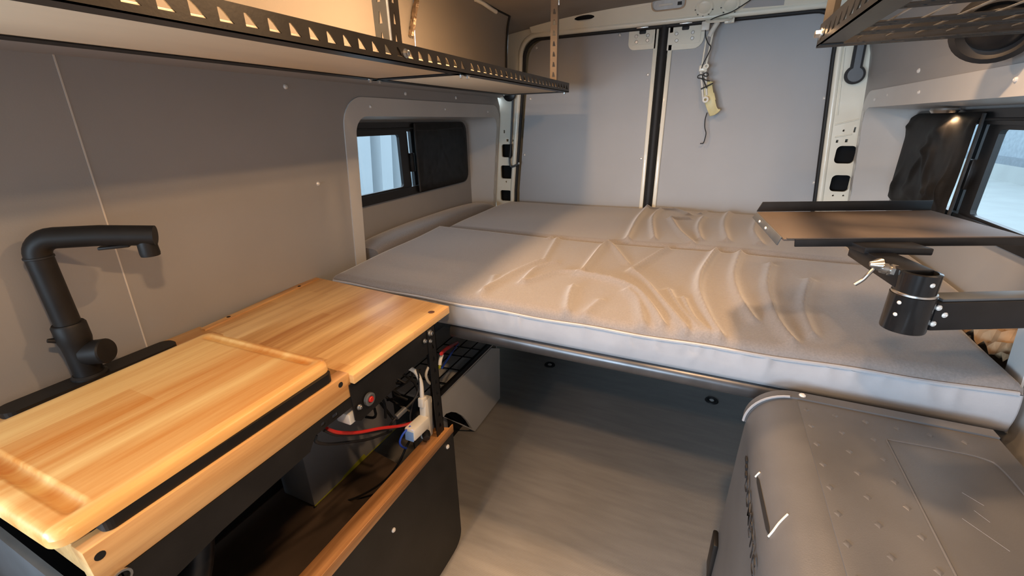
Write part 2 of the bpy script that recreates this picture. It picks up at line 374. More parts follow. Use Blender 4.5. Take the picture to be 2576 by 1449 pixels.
# window trims, recesses, windows
def jamb_loop(y0, z0, y1, z1, r, fx): return [Vector((fx(z), y, z)) for y, z in rr(y0, z0, y1, z1, [.001, .001, r, r], 8)]
def window_side(sg, n, side, dy=0.0):
    TO = (TRIM_OUT[0]-dy,)+TRIM_OUT[1:]; TI = (TRIM_IN[0]-dy,)+TRIM_IN[1:]
    T = struct('trim_%d' % n, (sg*.9, 1.8, .8), 'pale grey %s window trim' % side)
    fm = lambda u, v, w_: Vector((sg*(wx(v)-.004+w_), u, v))
    plate('flange', rr(*TO, [.0, .0, .095, .095], 8), [rr(TI[0], .80, TI[2], TRIM_IN[3], [.0, .0, .06, .06], 8)], .012, fm, M_trim, T)
    lo = [jamb_loop(TI[0], .78, TI[2], TRIM_IN[3], .06, lambda z: sg*(wx(z)-.003)), jamb_loop(1.262-dy, .78, 2.285, 1.400, .055, lambda z: sg*1.002)]
    loft('jamb', lo, M_trim, T)
    plate('recess_panel', [(1.20-dy, .70), (2.36, .70), (2.36, 1.45), (1.20-dy, 1.45)], [rr(1.285-dy, 1.075, 2.222, 1.385, .05, 5)], .01, lambda u, v, w_: Vector((sg*(1.002+w_), u, v)), M_panel, T)
    for (y, z) in ((1.32, 1.445), (1.82, 1.445), (2.25, 1.44)): screw(fm(y, z, -.0015), (-sg, 0, 0), T, .8)
    # little foil tape tabs along the rear edge of the trim
    for z in (1.36, 1.26, 1.16, 1.05, .97):
        mesh('tape_tab', [fm(2.365, z, -.001), fm(2.392, z+.004, -.001), fm(2.392, z+.042, -.001), fm(2.365, z+.038, -.001)], [(0, 1, 2, 3)], M_trim2, T)
    Wn = struct('window_%d' % n, (sg*1.0, 1.75, 1.08), 'black framed sliding %s window' % side)
    fx = lambda u, v, w_: Vector((sg*(.985+w_), u, v))
    plate('frame', rr(1.27-dy, 1.068, 2.232, 1.392, .055, 5), [rr(1.305-dy, 1.105, 2.20, 1.352, .04, 5)], .03, fx, M_plastic, Wn)
    # sliding sash: stile pair and rails
    plate('sash', rr(1.30-dy, 1.10, 1.70, 1.357, .012, 3), [rr(1.335-dy, 1.112, 1.640, 1.340, .012, 3)], .014, lambda u, v, w_: Vector((sg*(.993+w_), u, v)), M_plastic, Wn)
    plate('fixed_stile', rr(1.742, 1.10, 1.775, 1.357, .004, 2), [], .016, lambda u, v, w_: Vector((sg*(1.004+w_), u, v)), M_plastic, Wn)
    box('latch', (sg*.994, 1.715, 1.215), (.020, .030, .085), M_plastic, Wn, bev=.003)
    for (a, b, x) in ((1.33-dy, 1.645, 1.0), (1.69, 2.205, 1.012)):
        mesh('pane', [(sg*x, a, 1.105), (sg*x, b, 1.105), (sg*x, b, 1.355), (sg*x, a, 1.355)], [(0, 1, 2, 3)], M_glass, Wn)
    tube('track', [(sg*.984, 1.30-dy, 1.366), (sg*.984, 2.20, 1.366)], .004, M_rubber, Wn, 6)
    return T
M_trim2 = pm('tape_tab_grey', (.62, .61, .58), .35, 0, .05, 30)
window_side(-1, 1, 'left'); window_side(1, 2, 'right', .15)

# ------------------------------------------------------------------ rear: body frame, doors
def opening(inset=0.0, zb=.02):
    a = inset
    pts = [(-.815+a, zb), (.815-a, zb), (.785-a, 1.0), (.728-a, 1.62)]
    out = list(pts)
    # rounded top corners
    for (cx, cz, r, a0, a1) in ((.628, 1.713, .095, 5, 90),):
        for k in range(9):
            t = R_(a0+(a1-a0)*k/8); out.append((cx-a+r*math.cos(t)*1.0, cz-a+r*math.sin(t)))
    out += [(-x, z) for x, z in out[::-1][:9]]
    out += [(-.728+a, 1.62), (-.785+a, 1.0)]
    return out
RF = struct('trim_3', (0, 2.42, 0), 'cream painted rear body frame around the doors')
fy = lambda u, v, w_: Vector((u, 2.415+w_, v))
holes = [opening()]
def pxhole(u0, v0, u1, v1, r=.012, Y=2.415):
    a, b = onY(u0, v0, Y), onY(u1, v1, Y); c, d = onY(u0, v1, Y), onY(u1, v0, Y)
    return rr(min((a.x+c.x)/2, (b.x+d.x)/2), min(a.z, b.z), max((a.x+c.x)/2, (b.x+d.x)/2), max(a.z, b.z), r, 4)
PH = [pxhole(1262, 363, 1289, 396), pxhole(1260, 416, 1288, 450), pxhole(1259, 478, 1286, 506), pxhole(2101, 367, 2152, 412, .018), pxhole(2089, 440, 2138, 483, .018)]
small = [pxhole(2103, 352, 2109, 359, .001), pxhole(2126, 350, 2133, 358, .001), pxhole(2093, 490, 2098, 494, .002), pxhole(2119, 490, 2124, 494, .002), pxhole(2120, 326, 2125, 331, .002), pxhole(2148, 320, 2153, 333, .001), pxhole(1274, 350, 1279, 356, .001), pxhole(1288, 351, 1292, 356, .001), pxhole(1267, 327, 1270, 335, .001), pxhole(1272, 455, 1275, 459, .001)]
plate('frame_sheet', [(-.905, 0), (.905, 0), (.900, 1.0), (.872, 1.53), (.87, 1.93), (-.87, 1.93), (-.872, 1.53), (-.900, 1.0)], holes+PH+small, .012, fy, M_cream, RF)
tube('door_lip', [Vector((x, 2.424, z)) for x, z in opening(-.006)], .014, M_cream, RF, 8, closed=True)
tube('door_seal', [Vector((x, 2.434, z)) for x, z in opening(.012)], .0095, M_rubber, RF, 8, closed=True)
for i, h in enumerate(PH):                                 # near-black box paints the shade behind each pillar hole
    cx = sum(p[0] for p in h)/len(h); cz = sum(p[1] for p in h)/len(h)
    ww = max(p[0] for p in h)-min(p[0] for p in h)+.016; hh = max(p[1] for p in h)-min(p[1] for p in h)+.016
    bm = bmesh.new(); x0, x1, z0, z1 = cx-ww/2, cx+ww/2, cz-hh/2, cz+hh/2
    v = [bm.verts.new(p) for p in ((x0, 2.428, z0), (x1, 2.428, z0), (x1, 2.428, z1), (x0, 2.428, z1), (x0, 2.47, z0), (x1, 2.47, z0), (x1, 2.47, z1), (x0, 2.47, z1))]
    for f in ((0, 1, 5, 4), (1, 2, 6, 5), (2, 3, 7, 6), (3, 0, 4, 7), (4, 5, 6, 7)): bm.faces.new([v[k] for k in f])
    finish('cavity', bm, M_dark, RF)
plate('outer_skin_light_block', [(-1.06, -.03), (1.06, -.03), (1.02, 1.2), (.97, 1.96), (-.97, 1.96), (-1.02, 1.2)], [], .01, lambda u, v, w_: Vector((u, 2.50+w_, v)), M_cream, RF)  # sheet added behind the doors to block leaking daylight
for sg in (-1, 1): slab('corner_skin_light_block', [(sg*.90, 2.425, 0), (sg*1.06, 2.50, 0), (sg*.97, 2.50, 1.96), (sg*.87, 2.425, 1.93)], (0, .004, 0), M_cream, RF)  # side sheets added to block daylight at the rear corners
# pressed edges on the right pillar
for (u0, v0, u1, v1) in ((2125, 120, 2106, 290), (2099, 314, 2160, 300), (2100, 345, 2143, 338)):
    tube('press_line', [onY(u0, v0, 2.414), onY(u1, v1, 2.414)], .0035, M_cream, RF, 6)
# header over the doors: sloped sheet with oval hole, rings and lamp
H0, H1 = (2.413, 1.822), (2.352, 1.905)
def hmap(u, v, w_): t = v; return Vector((u, H0[0]+(H1[0]-H0[0])*t, H0[1]+(H1[1]-H0[1])*t+w_-.035*(u/.70)**2*t))
def onH(u, v):
    d = _ray(u, v); n = Vector((0, H1[1]-H0[1], -(H1[0]-H0[0]))); n = Vector((0, n.y, n.z))
    p0 = Vector((0, *H0)); t = (p0-CAM).dot(n)/d.dot(n); q = CAM+d*t
    return q, (q.z-H0[1])/(H1[1]-H0[1])
oval = []
qc, tcn = onH(1470, 43)
for k in range(16):
    a = 2*math.pi*k/16; oval.append((qc.x+.052*math.cos(a), tcn+.16*math.sin(a)))
plate('header_sheet', [(-.66, 0)]+[(-.66+1.32*i/12, 0) for i in range(1, 13)]+[(.66-1.32*i/12, 1) for i in range(13)], [oval], .004, hmap, M_cream, RF)
box('header_cavity', qc+Vector((0, .035, .02)), (.13, .03, .05), M_dark, RF)  # solid near-black block stands in for shade behind the oval hole
slab('header_ledge', [(-.64, 2.413, 1.826), (.64, 2.413, 1.826), (.64, 2.45, 1.826), (-.64, 2.45, 1.826)], (0, 0, -.012), M_cream, RF)
for (u, v) in ((1772, 18), (1838, 12)):
    q, t = onH(u, v); nrm = Vector((0, -(H1[1]-H0[1]), (H1[0]-H0[0]))).normalized()
    lathe('pressed_disc', [(0, .006), (.020, .006), (.026, .002), (.034, .004), (.040, .0)], q+nrm*.001, nrm, M_cream, RF, 28)
    for k in range(5):
        a = R_(190+k*38); e = Vector((1, 0, 0)); f = nrm.cross(e)
        box('scuff', q+nrm*.0035+(e*math.cos(a)+f*math.sin(a))*.037, (.006, .006, .003), M_rail, RF)
dl = thing('dome_light', 'clear oblong interior lamp on the cream header above the rear doors', 'lamp', onH(1682, 8)[0])
q, t = onH(1682, 6); nrm = Vector((0, -(H1[1]-H0[1]), (H1[0]-H0[0]))).normalized(); ex = Vector((1, 0, 0)); ez = nrm.cross(ex)
if ez.z < 0: ez = -ez
def facing(u, v, w_): return q+ex*u+ez*v+nrm*w_
plate('bezel', rr(-.075, -.032, .075, .032, .025, 5), [], .006, facing, M_plastic_grey if 'M_plastic_grey' in globals() else M_steel, dl)
loft('lens', [[facing(a, b, .006) for a, b in rr(-.070, -.027, .070, .027, .022, 5)], [facing(a, b, .017) for a, b in rr(-.062, -.020, .062, .020, .017, 5)]], M_glassy, dl, caps=True)
box('bulb_holder', facing(-.01, 0, .018), (.06, .006, .008), M_white, dl)
box('switch', facing(.050, 0, .018), (.018, .006, .014), M_rubber, dl)
tp = onH(1925, 8)[0]
mesh('header_patch', [onH(1868, 20)[0]+nrm*.003, onH(1972, 12)[0]+nrm*.003, onH(1978, -25)[0]+nrm*.003, onH(1905, -20)[0]+nrm*.003], [(0, 1, 2, 3)], M_door_panel, RF)

def door(sg, n, label):
    D = struct('door_%d' % n, (sg*.4, YD, .0), label)
    op = opening(.018)
    xin = .044
    half = [(x, z) for x, z in op if sg*x > 0]
    half = sorted(half, key=lambda p: p[1])
    outl = [(sg*(xin), .02)]+half+[(sg*xin, 1.79)]
    # order: bottom inner, outer bottom ... up the side ... top inner
    plate('panel', outl, [], .01, lambda u, v, w_: Vector((u+.012, YD+w_, v)), M_door_panel, D)
    plate('skin', outl, [], .03, lambda u, v, w_: Vector((u+.012, YD+.012+w_, v)), M_cream, D)
    x0, x1 = (sg*.024, sg*.044); x0, x1 = min(x0, x1), max(x0, x1)
    slab('edge_flange', [(x0+.012, YD-.012, .02), (x1+.012, YD-.012, .02), (x1+.012, YD-.012, 1.80), (x0+.012, YD-.012, 1.80)], (0, .03, 0), M_cream, D, .003)
    return D
D1 = door(-1, 1, 'left rear door lined with a grey panel'); D2 = door(1, 2, 'right rear door lined with a grey panel')
tube('gasket', [(.012, YD-.006, .02), (.012, YD-.006, 1.80)], .022, M_rubber, D1, 10)
for (u, v) in ((1349, 120), (1559, 88), (1334, 249), (1630, 188), (1319, 390), (1613, 399)):
    screw(onY(u, v, YD-.001), (0, -1, 0), D1, 1.15)
for (u, v) in ((1681, 137), (1663, 314), (2075, 247), (2049, 460)):
    screw(onY(u, v, YD-.001), (0, -1, 0), D2, 1.15)
# latch plates at the top of both doors
def latch_plate(D, u0, v0, u1, v1, lean):
    a, b = onY(u0, v0, YD-.012), onY(u1, v1, YD-.012)
    x0, x1, z0, z1 = a.x, b.x, b.z, min(a.z, 1.80)
    rad = [.03, .004, .004, .004] if lean < 0 else [.004, .045, .02, .004]
    plate('latch_plate', rr(x0, z0, x1, z1, rad, 5), [rr((x0+x1)/2-.016, z1-.028, (x0+x1)/2+.016, z1-.008, .005, 3)], .012, lambda u, v, w_: Vector((u, YD-.012+w_, v)), M_cream, D)
    plate('pressed_plate', rr(x0+.012, z0+.022, x1-.016, z1-.034, .01, 4), [], .004, lambda u, v, w_: Vector((u, YD-.0155+w_, v)), M_cream, D)
    box('catch', ((x0+x1)/2, YD-.006, z1-.02), (.034, .008, .022), M_rubber, D, bev=.002)
    box('striker', ((x0+x1)/2, YD-.022, z1-.002), (.055, .02, .006), M_steel, D, bev=.001)
    for (fx_, fz_) in ((.28, .62), (.7, .62), (.7, .40), (.3, .36)):
        lathe('dimple', [(0, .0005), (.006, .0005), (.007, .003), (.0085, .0)], (x0+(x1-x0)*fx_, YD-.0158, z0+(z1-z0)*fz_), (0, -1, 0), M_steel, D, 12)
latch_plate(D1, 1584, 64, 1648, 122, -1); latch_plate(D2, 1678, 60, 1768, 120, 1)

# ------------------------------------------------------------------ outside world seen through the windows
sid = bpy.data.objects.new('siding_wall', None); COL.objects.link(sid); sid.location = (-3.2, 2, -.6)
tag(sid, 'pale ribbed wall outside, seen through the left window', 'wall')
vv = []
for i in range(30):
    y = -1.0+.30*i; vv += [(y, 0), (y+.16, .0), (y+.20, -.10), (y+.26, -.10)]
loft('ribbed_sheet', [[(-2.6+d, y, -.6) for y, d in vv], [(-2.6+d, y+.25, 1.75) for y, d in vv]], M_outside, sid, closed=False, smooth=False)
g = mesh('ground', [(-12, -10, -.62), (14, -10, -.62), (14, 60, -.62), (-12, 60, -.62)], [(0, 1, 2, 3)], M_ground); g['kind'] = 'structure'
bw = bpy.data.objects.new('far_wall', None); COL.objects.link(bw); bw.location = (6, 3, -.6)
tag(bw, 'far pale building wall seen through the right window', 'wall')
zk = onX(2455, 385, 9.0).z
box('upper_wall', (9.2, 24, zk+1.4), (.3, 72, 2.8), pm('blue_grey_wall', (.24, .30, .34), .7), bw); box('kerb', (9.0, 24, zk-.10), (.35, 72, .22), pm('grey_kerb', (.16, .20, .23), .8), bw)
box('low_wall', (8.95, 24, (zk-.2-.62)/2), (.3, 72, zk-.2+.62), M_ground, bw)

# ------------------------------------------------------------------ overhead shelf, left
SX0, SX1, SZ, SYE = -.338, -.662, 1.506, 2.075
def slots(u0, u1, pitch, vc, s=1.0, flip=1):
    """tapered slots punched along a flange"""
    out = []; u = u0
    while u < u1:
        out.append([(u-.0105*flip, vc-.0085*s), (u+.0105*flip, vc-.0085*s), (u+.0035*flip, vc-.002*s), (u-.001*flip, vc+.0035*s), (u-.0065*flip, vc+.0085*s), (u-.0105*flip, vc+.0085*s)]); u += pitch
    return out
def angle_rail(name, parent, y0, y1, x, sg, z, mat, slot_from, slot_to, pit=.0381):
    """slotted angle along Y: upright flange at x, flat flange going sg in x"""
    bm = bmesh.new()
    add_plate(bm, [(y0, z), (y1, z), (y1, z+.038), (y0, z+.038)], slots(slot_from, slot_to, pit, z+.0195), .0022, lambda u, v, w_: Vector((x+sg*w_, u, v)))
    add_plate(bm, [(y0, 0), (y1, 0), (y1, .036), (y0, .036)], [], .0022, lambda u, v, w_: Vector((x+sg*v, u, z+w_)))
    return finish(name, bm, mat, parent)
SH = thing('overhead_shelf', 'left overhead shelf of dark slotted angle rails holding two pale boards', 'shelf', (-.5, 1.0, SZ))
angle_rail('front_rail', SH, -.30, 1.150, SX0, -1, SZ, M_rail, -.26, 1.140)
angle_rail('front_rail', SH, 1.152, SYE, SX0-.0025, -1, SZ+.001, M_rail, 1.167, SYE-.015)
angle_rail('back_rail', SH, -.30, SYE-.03, SX1, 1, SZ, M_black, -.2, -.1)
for y in (1.105, SYE-.038):
    bm = bmesh.new(); add_box(bm, ((SX0+SX1)/2, y+.018, SZ+.0012), (SX0-SX1-.005, .036, .0024)); add_box(bm, ((SX0+SX1)/2, y+(.0012 if y < 2 else .036), SZ+.018), (SX0-SX1-.01, .0024, .034))
    finish('cross_bar', bm, M_black, SH)
for (a, b) in ((-.30, 1.10), (1.145, SYE-.04)):
    box('shelf_board', ((SX0+SX1)/2, (a+b)/2, SZ+.0085), (SX0-SX1-.008, b-a, .012), M_shelfboard, SH, bev=.001)
# angle upright with paired slots
def angle_post(parent, x, y, z0, z1):
    bm = bmesh.new()
    def vs_slots(c):
        out = []; z = z0+.04
        while z < z1-.02:
            out.append([(c-.0045, z-.011), (c+.0045, z-.011), (c+.0030, z-.001), (c+.0012, z+.011), (c-.0008, z+.011), (c-.0035, z-.001)]); z += .0381
        return out
    d1 = Vector((-.80, .60, 0)).normalized() if False else Vector((0, 1, 0)); 
    add_plate(bm, [(0, z0), (.038, z0), (.038, z1), (0, z1)], vs_slots(.021), .0022, lambda u, v, w_: Vector((x-w_, y+u, v)))
    o1 = finish('upright_flange', bm, M_rail_brown, parent)
    bm = bmesh.new()
    add_plate(bm, [(0, z0), (.038, z0), (.038, z1), (0, z1)], vs_slots(.021), .0022, lambda u, v, w_: Vector((x-u, y+w_, v)))
    finish('upright_flange', bm, M_rail_grey, parent)
    tube('upright_corner', [(x+.0006, y, z0), (x+.0006, y, z1)], .0028, M_steelgrey, parent, 8)
M_rail_brown = pm('brown_rail', (.06, .048, .036), .4, .3, .15, 15); M_steelgrey = pm('worn_corner', (.42, .46, .50), .35, .6, .1, 30)
angle_post(SH, SX0-.004, .822, SZ+.004, 1.862)
bolt(Vector((SX0+.0005, .862, SZ+.019)), (1, 0, 0), SH, 1.1)
for (x, y) in ((SX0-.022, 1.135), (SX0-.018, 1.165), (SX1+.02, 1.09), (SX1+.02, 1.13), (SX0-.018, SYE-.02)):
    bolt((x, y, SZ-.0005), (0, 0, -1), SH, .9)
bolt((SX1+.01, SYE-.04, SZ), (0, 0, -1), SH, .6)
# hanging strap near the far end of the shelf
bm = bmesh.new(); sl = []
z = SZ+.06
while z < 1.82: sl.append([(.0045, z-.008), (.0135, z-.008), (.0115, z+.010), (.0085, z+.010)]); z += .0381
add_plate(bm, [(0, SZ+.004), (.020, SZ+.004), (.020, 1.835), (0, 1.835)], sl, .002, lambda u, v, w_: Vector((SX0-.006-1.3*u, 1.905-.45*u-w_, v)))
add_plate(bm, [(0, SZ+.004), (.018, SZ+.004), (.018, 1.835), (0, 1.835)], [], .002, lambda u, v, w_: Vector((SX0-.006-w_, 1.905+u, v)))
finish('hanging_strap', bm, M_tape_brown if 'M_tape_brown' in globals() else pm('tan_strap', (.30, .24, .18), .4, .3, .1, 20), SH)
box('strap_tab', (SX0-.008, 1.912, 1.848), (.012, .003, .06), M_steel, SH, bev=.001)
lathe('tab_hole', [(0, .002), (.004, .002), (.004, 0)], (SX0-.008, 1.909, 1.842), (0, -1, 0), M_dark, SH, 12)

# crumpled foil tape strip and foam scrap on the upper wall
ft = thing('foil_strip', 'crumpled brown foil tape strip hanging on the upper left wall', 'tape', (-.66, 1.33, 1.66))
lo = []
c0 = onX(1032, 90, -.668); c1 = onX(1046, -12, -.662)
for i in range(18):
    t = i/17; p = c0.lerp(c1, t); wd = .013+.002*random.random()
    lo.append([p+Vector((.003+.003*random.random(), -wd, 0)), p+Vector((.006+.004*random.random(), -.004, 0)), p+Vector((.002+.002*random.random(), .003, 0)), p+Vector((.007+.004*random.random(), wd*.7, 0)), p+Vector((.002, wd, 0))])
loft('strip', lo, M_foil, ft, closed=False)
fs = thing('foam_scrap', 'white foam backer rod scrap stuffed in the ceiling joint', 'foam', (-.64, 1.75, 1.84))
tube('rod', spline([onX(1195, -2, -.645), onX(1215, 8, -.642), onX(1232, 20, -.642), onX(1248, 30, -.644)], 4), .008, M_white, fs, 8)

# ------------------------------------------------------------------ shelf on the right
RX, RYE, RZ = .457, 1.105, 1.507
RS = thing('wire_shelf', 'right overhead shelf of dark slotted rails and thin wires', 'shelf', (.62, .6, RZ))
angle_rail('front_rail', RS, -.2, RYE, RX, 1, RZ, M_rail, .1, RYE-.01)
angle_rail('back_rail', RS, -.2, RYE, .80, -1, RZ, M_black, .1, .2)
bm = bmesh.new()
es = [rr(x, .010, x+.035, .019, .004, 3) for x in (.50, .555, .61, .665, .72)]
add_plate(bm, [(RX, 0), (.80, 0), (.80, .038), (RX, .038)], es, .002, lambda u, v, w_: Vector((u, RYE-v, RZ-.0022+w_)))
add_plate(bm, [(RX, 0), (.80, 0), (.80, .038), (RX, .038)], [], .002, lambda u, v, w_: Vector((u, RYE-w_, RZ-.002+v)))
finish('end_rail', bm, M_black, RS)
for y in (RYE-.09, RYE-.17, RYE-.30):
    bm = bmesh.new(); es = [rr(x, .008, x+.05, .018, .004, 3) for x in (.50, .58, .66, .73)]
    add_plate(bm, [(RX+.003, 0), (.798, 0), (.798, .030), (RX+.003, .030)], es, .002, lambda u, v, w_: Vector((u, y-v, RZ+.003+w_))); finish('cross_rail', bm, M_black, RS)
for i in range(7):
    x = .52+.042*i; tube('wire', [(x, -.15, RZ+.009), (x, RYE-.01, RZ+.009)], .0016, M_copper if 'M_copper' in globals() else M_steel, RS, 6)
tube('upright', [(RX+.012, RYE-.012, RZ+.03), (RX+.012, RYE-.012, 1.875)], .011, M_rail, RS, 4)
bolt((RX-.0005, RYE-.028, RZ+.018), (-1, 0, 0), RS, 1.25)

# black domed fixture beside the shelf end
df = thing('round_fixture', 'round black domed fixture on the right wall partly behind the shelf', 'fixture', (.83, 1.30, 1.53))
ax = Vector((-.42, -.72, -.55)).normalized(); dc = onY(2505, 72, 1.28)
lathe('shell', [(0, -.06), (.04, -.056), (.062, -.034), (.070, -.008), (.068, .006), (.056, .010), (.052, .002), (.046, -.004), (.0, -.004)], dc, ax, M_rubber, df, 36)
lathe('cone', [(.046, -.003), (.036, .008), (.020, .013), (0, .014)], dc, ax, M_plastic, df, 28)
tube('wall_stem', [dc-ax*.05, Vector((.848, dc.y+.03, dc.z+.015))], .018, M_plastic, df, 12)

# pull strap with round end on the right rear pillar, and its twin behind the left shelf
M_pull = pm('blue_grey_plastic', (.16, .18, .20), .4)
def pull(sg, pts, cen, Y, label):
    P = thing('pull_handle', label, 'handle', cen)
    stem_w, R0 = .020, .036
    def shape(g_):
        out = []; a0 = math.asin(min(.99, (stem_w+g_)/(R0+g_)))
        top = pts
        out.append((-(stem_w+g_), top)); 
        for k in range(25):
            a = math.pi/2+a0+(2*math.pi-2*a0)*k/24; out.append(((R0+g_)*math.cos(a), (R0+g_)*math.sin(a)))
        out.append(((stem_w+g_), top)); return out
    f1 = lambda u, v, w_: Vector((cen.x+u-.10*v*sg*.5, Y+w_, cen.z+v))
    plate('rim', shape(.0), [], .012, f1, M_rubber, P)
    plate('face', shape(-.009), [], .006, lambda u, v, w_: f1(u, v, w_-.005), M_pull, P)
    return P
pull(1, .27, onY(2151, 188, 2.385), 2.385, 'grey lollipop-shaped pull with a dark rim on the right rear pillar')
lh = thing('release_rod', 'dark bent rod hanging down the left rear pillar with a hook end', 'rod', onY(1283, 430, 2.39))
tube('rod', spline([onY(1291, 228, 2.395), onY(1288, 300, 2.395), onY(1285, 360, 2.395), onY(1282, 400, 2.395), onY(1285, 418, 2.395), onY(1295, 417, 2.395), onY(1305, 411, 2.395)], 5), .0062, M_rail_grey, lh, 8)
tube('sleeve', [onY(1286, 362, 2.395), onY(1283, 398, 2.395)], .009, M_plastic, lh, 8)
bolt(onY(1305, 411, 2.392), (0, -1, 0), lh, .7)
lathe('pull_disc', [(0, .004), (.034, .004), (.040, 0), (.040, -.004), (0, -.004)], onY(1281, 236, 2.39), (0, -1, 0), M_plastic, lh, 24)

# ------------------------------------------------------------------ hanging latch arm with cable on the right rear door
LY = 2.375
LA = thing('latch_arm', 'white metal hinge arm with a yellowed plastic body hanging from the header', 'latch', onY(1790, 50, LY))
def L_(u, v, d=0): return onY(u, v, LY+d)
lathe('mount_plate', [(0, 0), (.055, 0), (.058, -.004), (.052, -.010), (0, -.010)], L_(1810, 47), (0, -.25, 1), M_cream, LA, 28)
box('mount_block', L_(1775, 66), (.034, .03, .036), M_white, LA, bev=.004)
box('mount_lug', L_(1835, 52), (.040, .025, .020), M_cream, LA, bev=.004)
lathe('lug_nut', [(0, 0), (.010, 0), (.010, .008), (0, .008)], L_(1836, 52)+Vector((0, -.013, 0)), (0, -1, 0), M_white, LA, 6)
bm = bmesh.new(); add_tube(bm, [L_(1806, 55), L_(1795, 72), L_(1784, 92)], .011, 8); finish('knuckle', bm, M_white, LA, True, 50)
for (a, b) in (((1794, 80), (1776, 165)), ((1778, 92), (1766, 163))):
    tube('rod', [L_(*a), L_(*b)], .0042, M_cream, LA, 8)
box('pivot_block', L_(1769, 172), (.036, .022, .028), M_cream, LA, bev=.005)
lathe('pivot_eye', [(.005, 0), (.011, 0), (.011, .01), (.005, .01), (.005, 0)], L_(1777, 168)+Vector((0, -.016, 0)), (0, -1, 0), M_cream, LA, 18)
for (a, b) in (((1763, 178), (1769, 252)), ((1774, 178), (1778, 240))):
    tube('link_bar', [L_(*a), L_(*b)], .0055, M_white, LA, 6)
lathe('link_ring', [(.006, 0), (.0135, 0), (.0135, .006), (.006, .006), (.006, 0)], L_(1775, 251)+Vector((0, -.022, 0)), (0, -1, 0), M_white, LA, 20)
body = [(1772, 208), (1785, 203), (1795, 206), (1793, 214), (1789, 217), (1797, 233), (1801, 250), (1800, 268), (1803, 275), (1811, 273), (1813, 277), (1806, 284), (1797, 290), (1785, 293), (1779, 276), (1772, 258), (1770, 240), (1773, 222)]
bp_ = [onY(u, v, LY) for u, v in body]
slab('plastic_body', bp_, (0, .028, 0), M_yellow, LA, .004)
tube('zip_tie', [L_(1763, 224, -.012), L_(1778, 217, -.012), L_(1794, 209, -.012)], .003, M_rubber, LA, 6)
CB = thing('loose_cable', 'thin black cable looped around the hanging latch arm with a loose end', 'cable', onY(1776, 40, LY))
path = [(1905, -12), (1870, 12), (1840, 30), (1805, 42), (1785, 52), (1776, 68), (1775, 90), (1781, 108), (1788, 118), (1782, 135), (1770, 158), (1765, 172)]
path2 = [(1778, 222), (1768, 200), (1756, 196), (1757, 190), (1766, 188), (1775, 192), (1781, 190), (1780, 184), (1772, 184), (1767, 192), (1772, 200), (1786, 204)]
tube('cable', spline([onY(u, v, LY-.012) for u, v in path], 5), .0022, M_rubber, CB, 6)
tube('loop', spline([onY(u, v, LY-.014) for u, v in path2], 5), .0024, M_rubber, CB, 6)
tube('tail', spline([onY(u, v, LY+.03) for u, v in [(1779, 283), (1774, 300), (1773, 320), (1776, 335), (1773, 350), (1769, 360), (1762, 361)]], 5), .0024, M_rubber, CB, 6)
box('tail_plug', onY(1765, 361, LY+.03), (.014, .006, .005), M_rubber, CB)

# ------------------------------------------------------------------ bed
def fold_field(list_px, zt):
    segs = []
    for pts, amp, wd in list_px:
        P = spline([onZ(830+u/2.407, 480+v/2.407, zt) for u, v in pts], 5)
        for a, b in zip(P, P[1:]): segs.append((a.x, a.y, b.x, b.y, amp, wd))
    def h(x, y):
        s = 0.0
        best = {}
        for (ax_, ay_, bx_, by_, amp, wd) in segs:
            if min(ax_, bx_)-3*wd > x or max(ax_, bx_)+3*wd < x or min(ay_, by_)-3*wd > y or max(ay_, by_)+3*wd < y: continue
            dx, dy = bx_-ax_, by_-ay_; t = max(0, min(1, ((x-ax_)*dx+(y-ay_)*dy)/(dx*dx+dy*dy+1e-12)))
            d = math.hypot(x-ax_-t*dx, y-ay_-t*dy); val = amp*(.45*math.exp(-(d/(wd*.8))**2)+.55*math.exp(-abs(d)/(wd*.5)))
            k = (amp, wd)
            if val > best.get(k, 0): best[k] = val
        return 2.5*sum(best.values())
    return h
F_front = [([(1540, 470), (1640, 360), (1690, 322)], .008, .016), ([(930, 590), (1100, 490), (1270, 425)], .0052, .018), ([(1160, 540), (1250, 462), (1370, 432)], .0051, .015),
           ([(1500, 495), (1700, 530), (1850, 592), (1950, 690), (2010, 770)], .009, .017), ([(1830, 490), (1900, 540), (1990, 640), (2170, 820)], .0095, .018), ([(1820, 480), (1960, 410), (2040, 372)], .0072, .016),
           ([(2330, 395), (2250, 500), (2232, 610), (2290, 740), (2370, 850)], .0096, .018), ([(1700, 335), (1800, 440)], .005, .015), ([(1430, 740), (1450, 620), (1475, 560)], .0062, .016), ([(1900, 775), (1865, 650), (1800, 590)], .0063, .018),
           ([(2480, 400), (2440, 520), (2470, 640), (2560, 760)], .0071, .02), ([(1330, 300), (1380, 290), (1300, 420)], .0041, .014), ([(1520, 490), (1380, 480), (1180, 540)], .0053, .014), ([(2660, 470), (2640, 600), (2700, 760), (2800, 880)], .0073, .02),
           ([(2050, 590), (2120, 700), (2280, 850)], .0064, .016), ([(1640, 640), (1560, 700), (1500, 760)], .0043, .02), ([(2140, 640), (2200, 740), (2300, 830)], .006, .014), ([(2900, 560), (2860, 700), (2920, 850)], .006, .02), ([(1000, 500), (960, 560), (900, 620)], .003, .016)]
F_rear = [([(1800, 300), (1850, 210), (1920, 112)], .008, .018), ([(1962, 300), (1950, 190), (2000, 120)], .006, .016), ([(2070, 188), (2170, 190)], .005, .014), ([(2240, 310), (2225, 240), (2260, 180)], .006, .016), ([(2060, 190), (2110, 260), (2190, 330)], .006, .016),
          ([(2240, 150), (2290, 120)], .004, .014), ([(1920, 110), (2090, 120), (2170, 160)], .005, .02), ([(2420, 130), (2380, 220), (2400, 320)], .006, .02), ([(2600, 160), (2560, 260), (2600, 340)], .006, .02)]
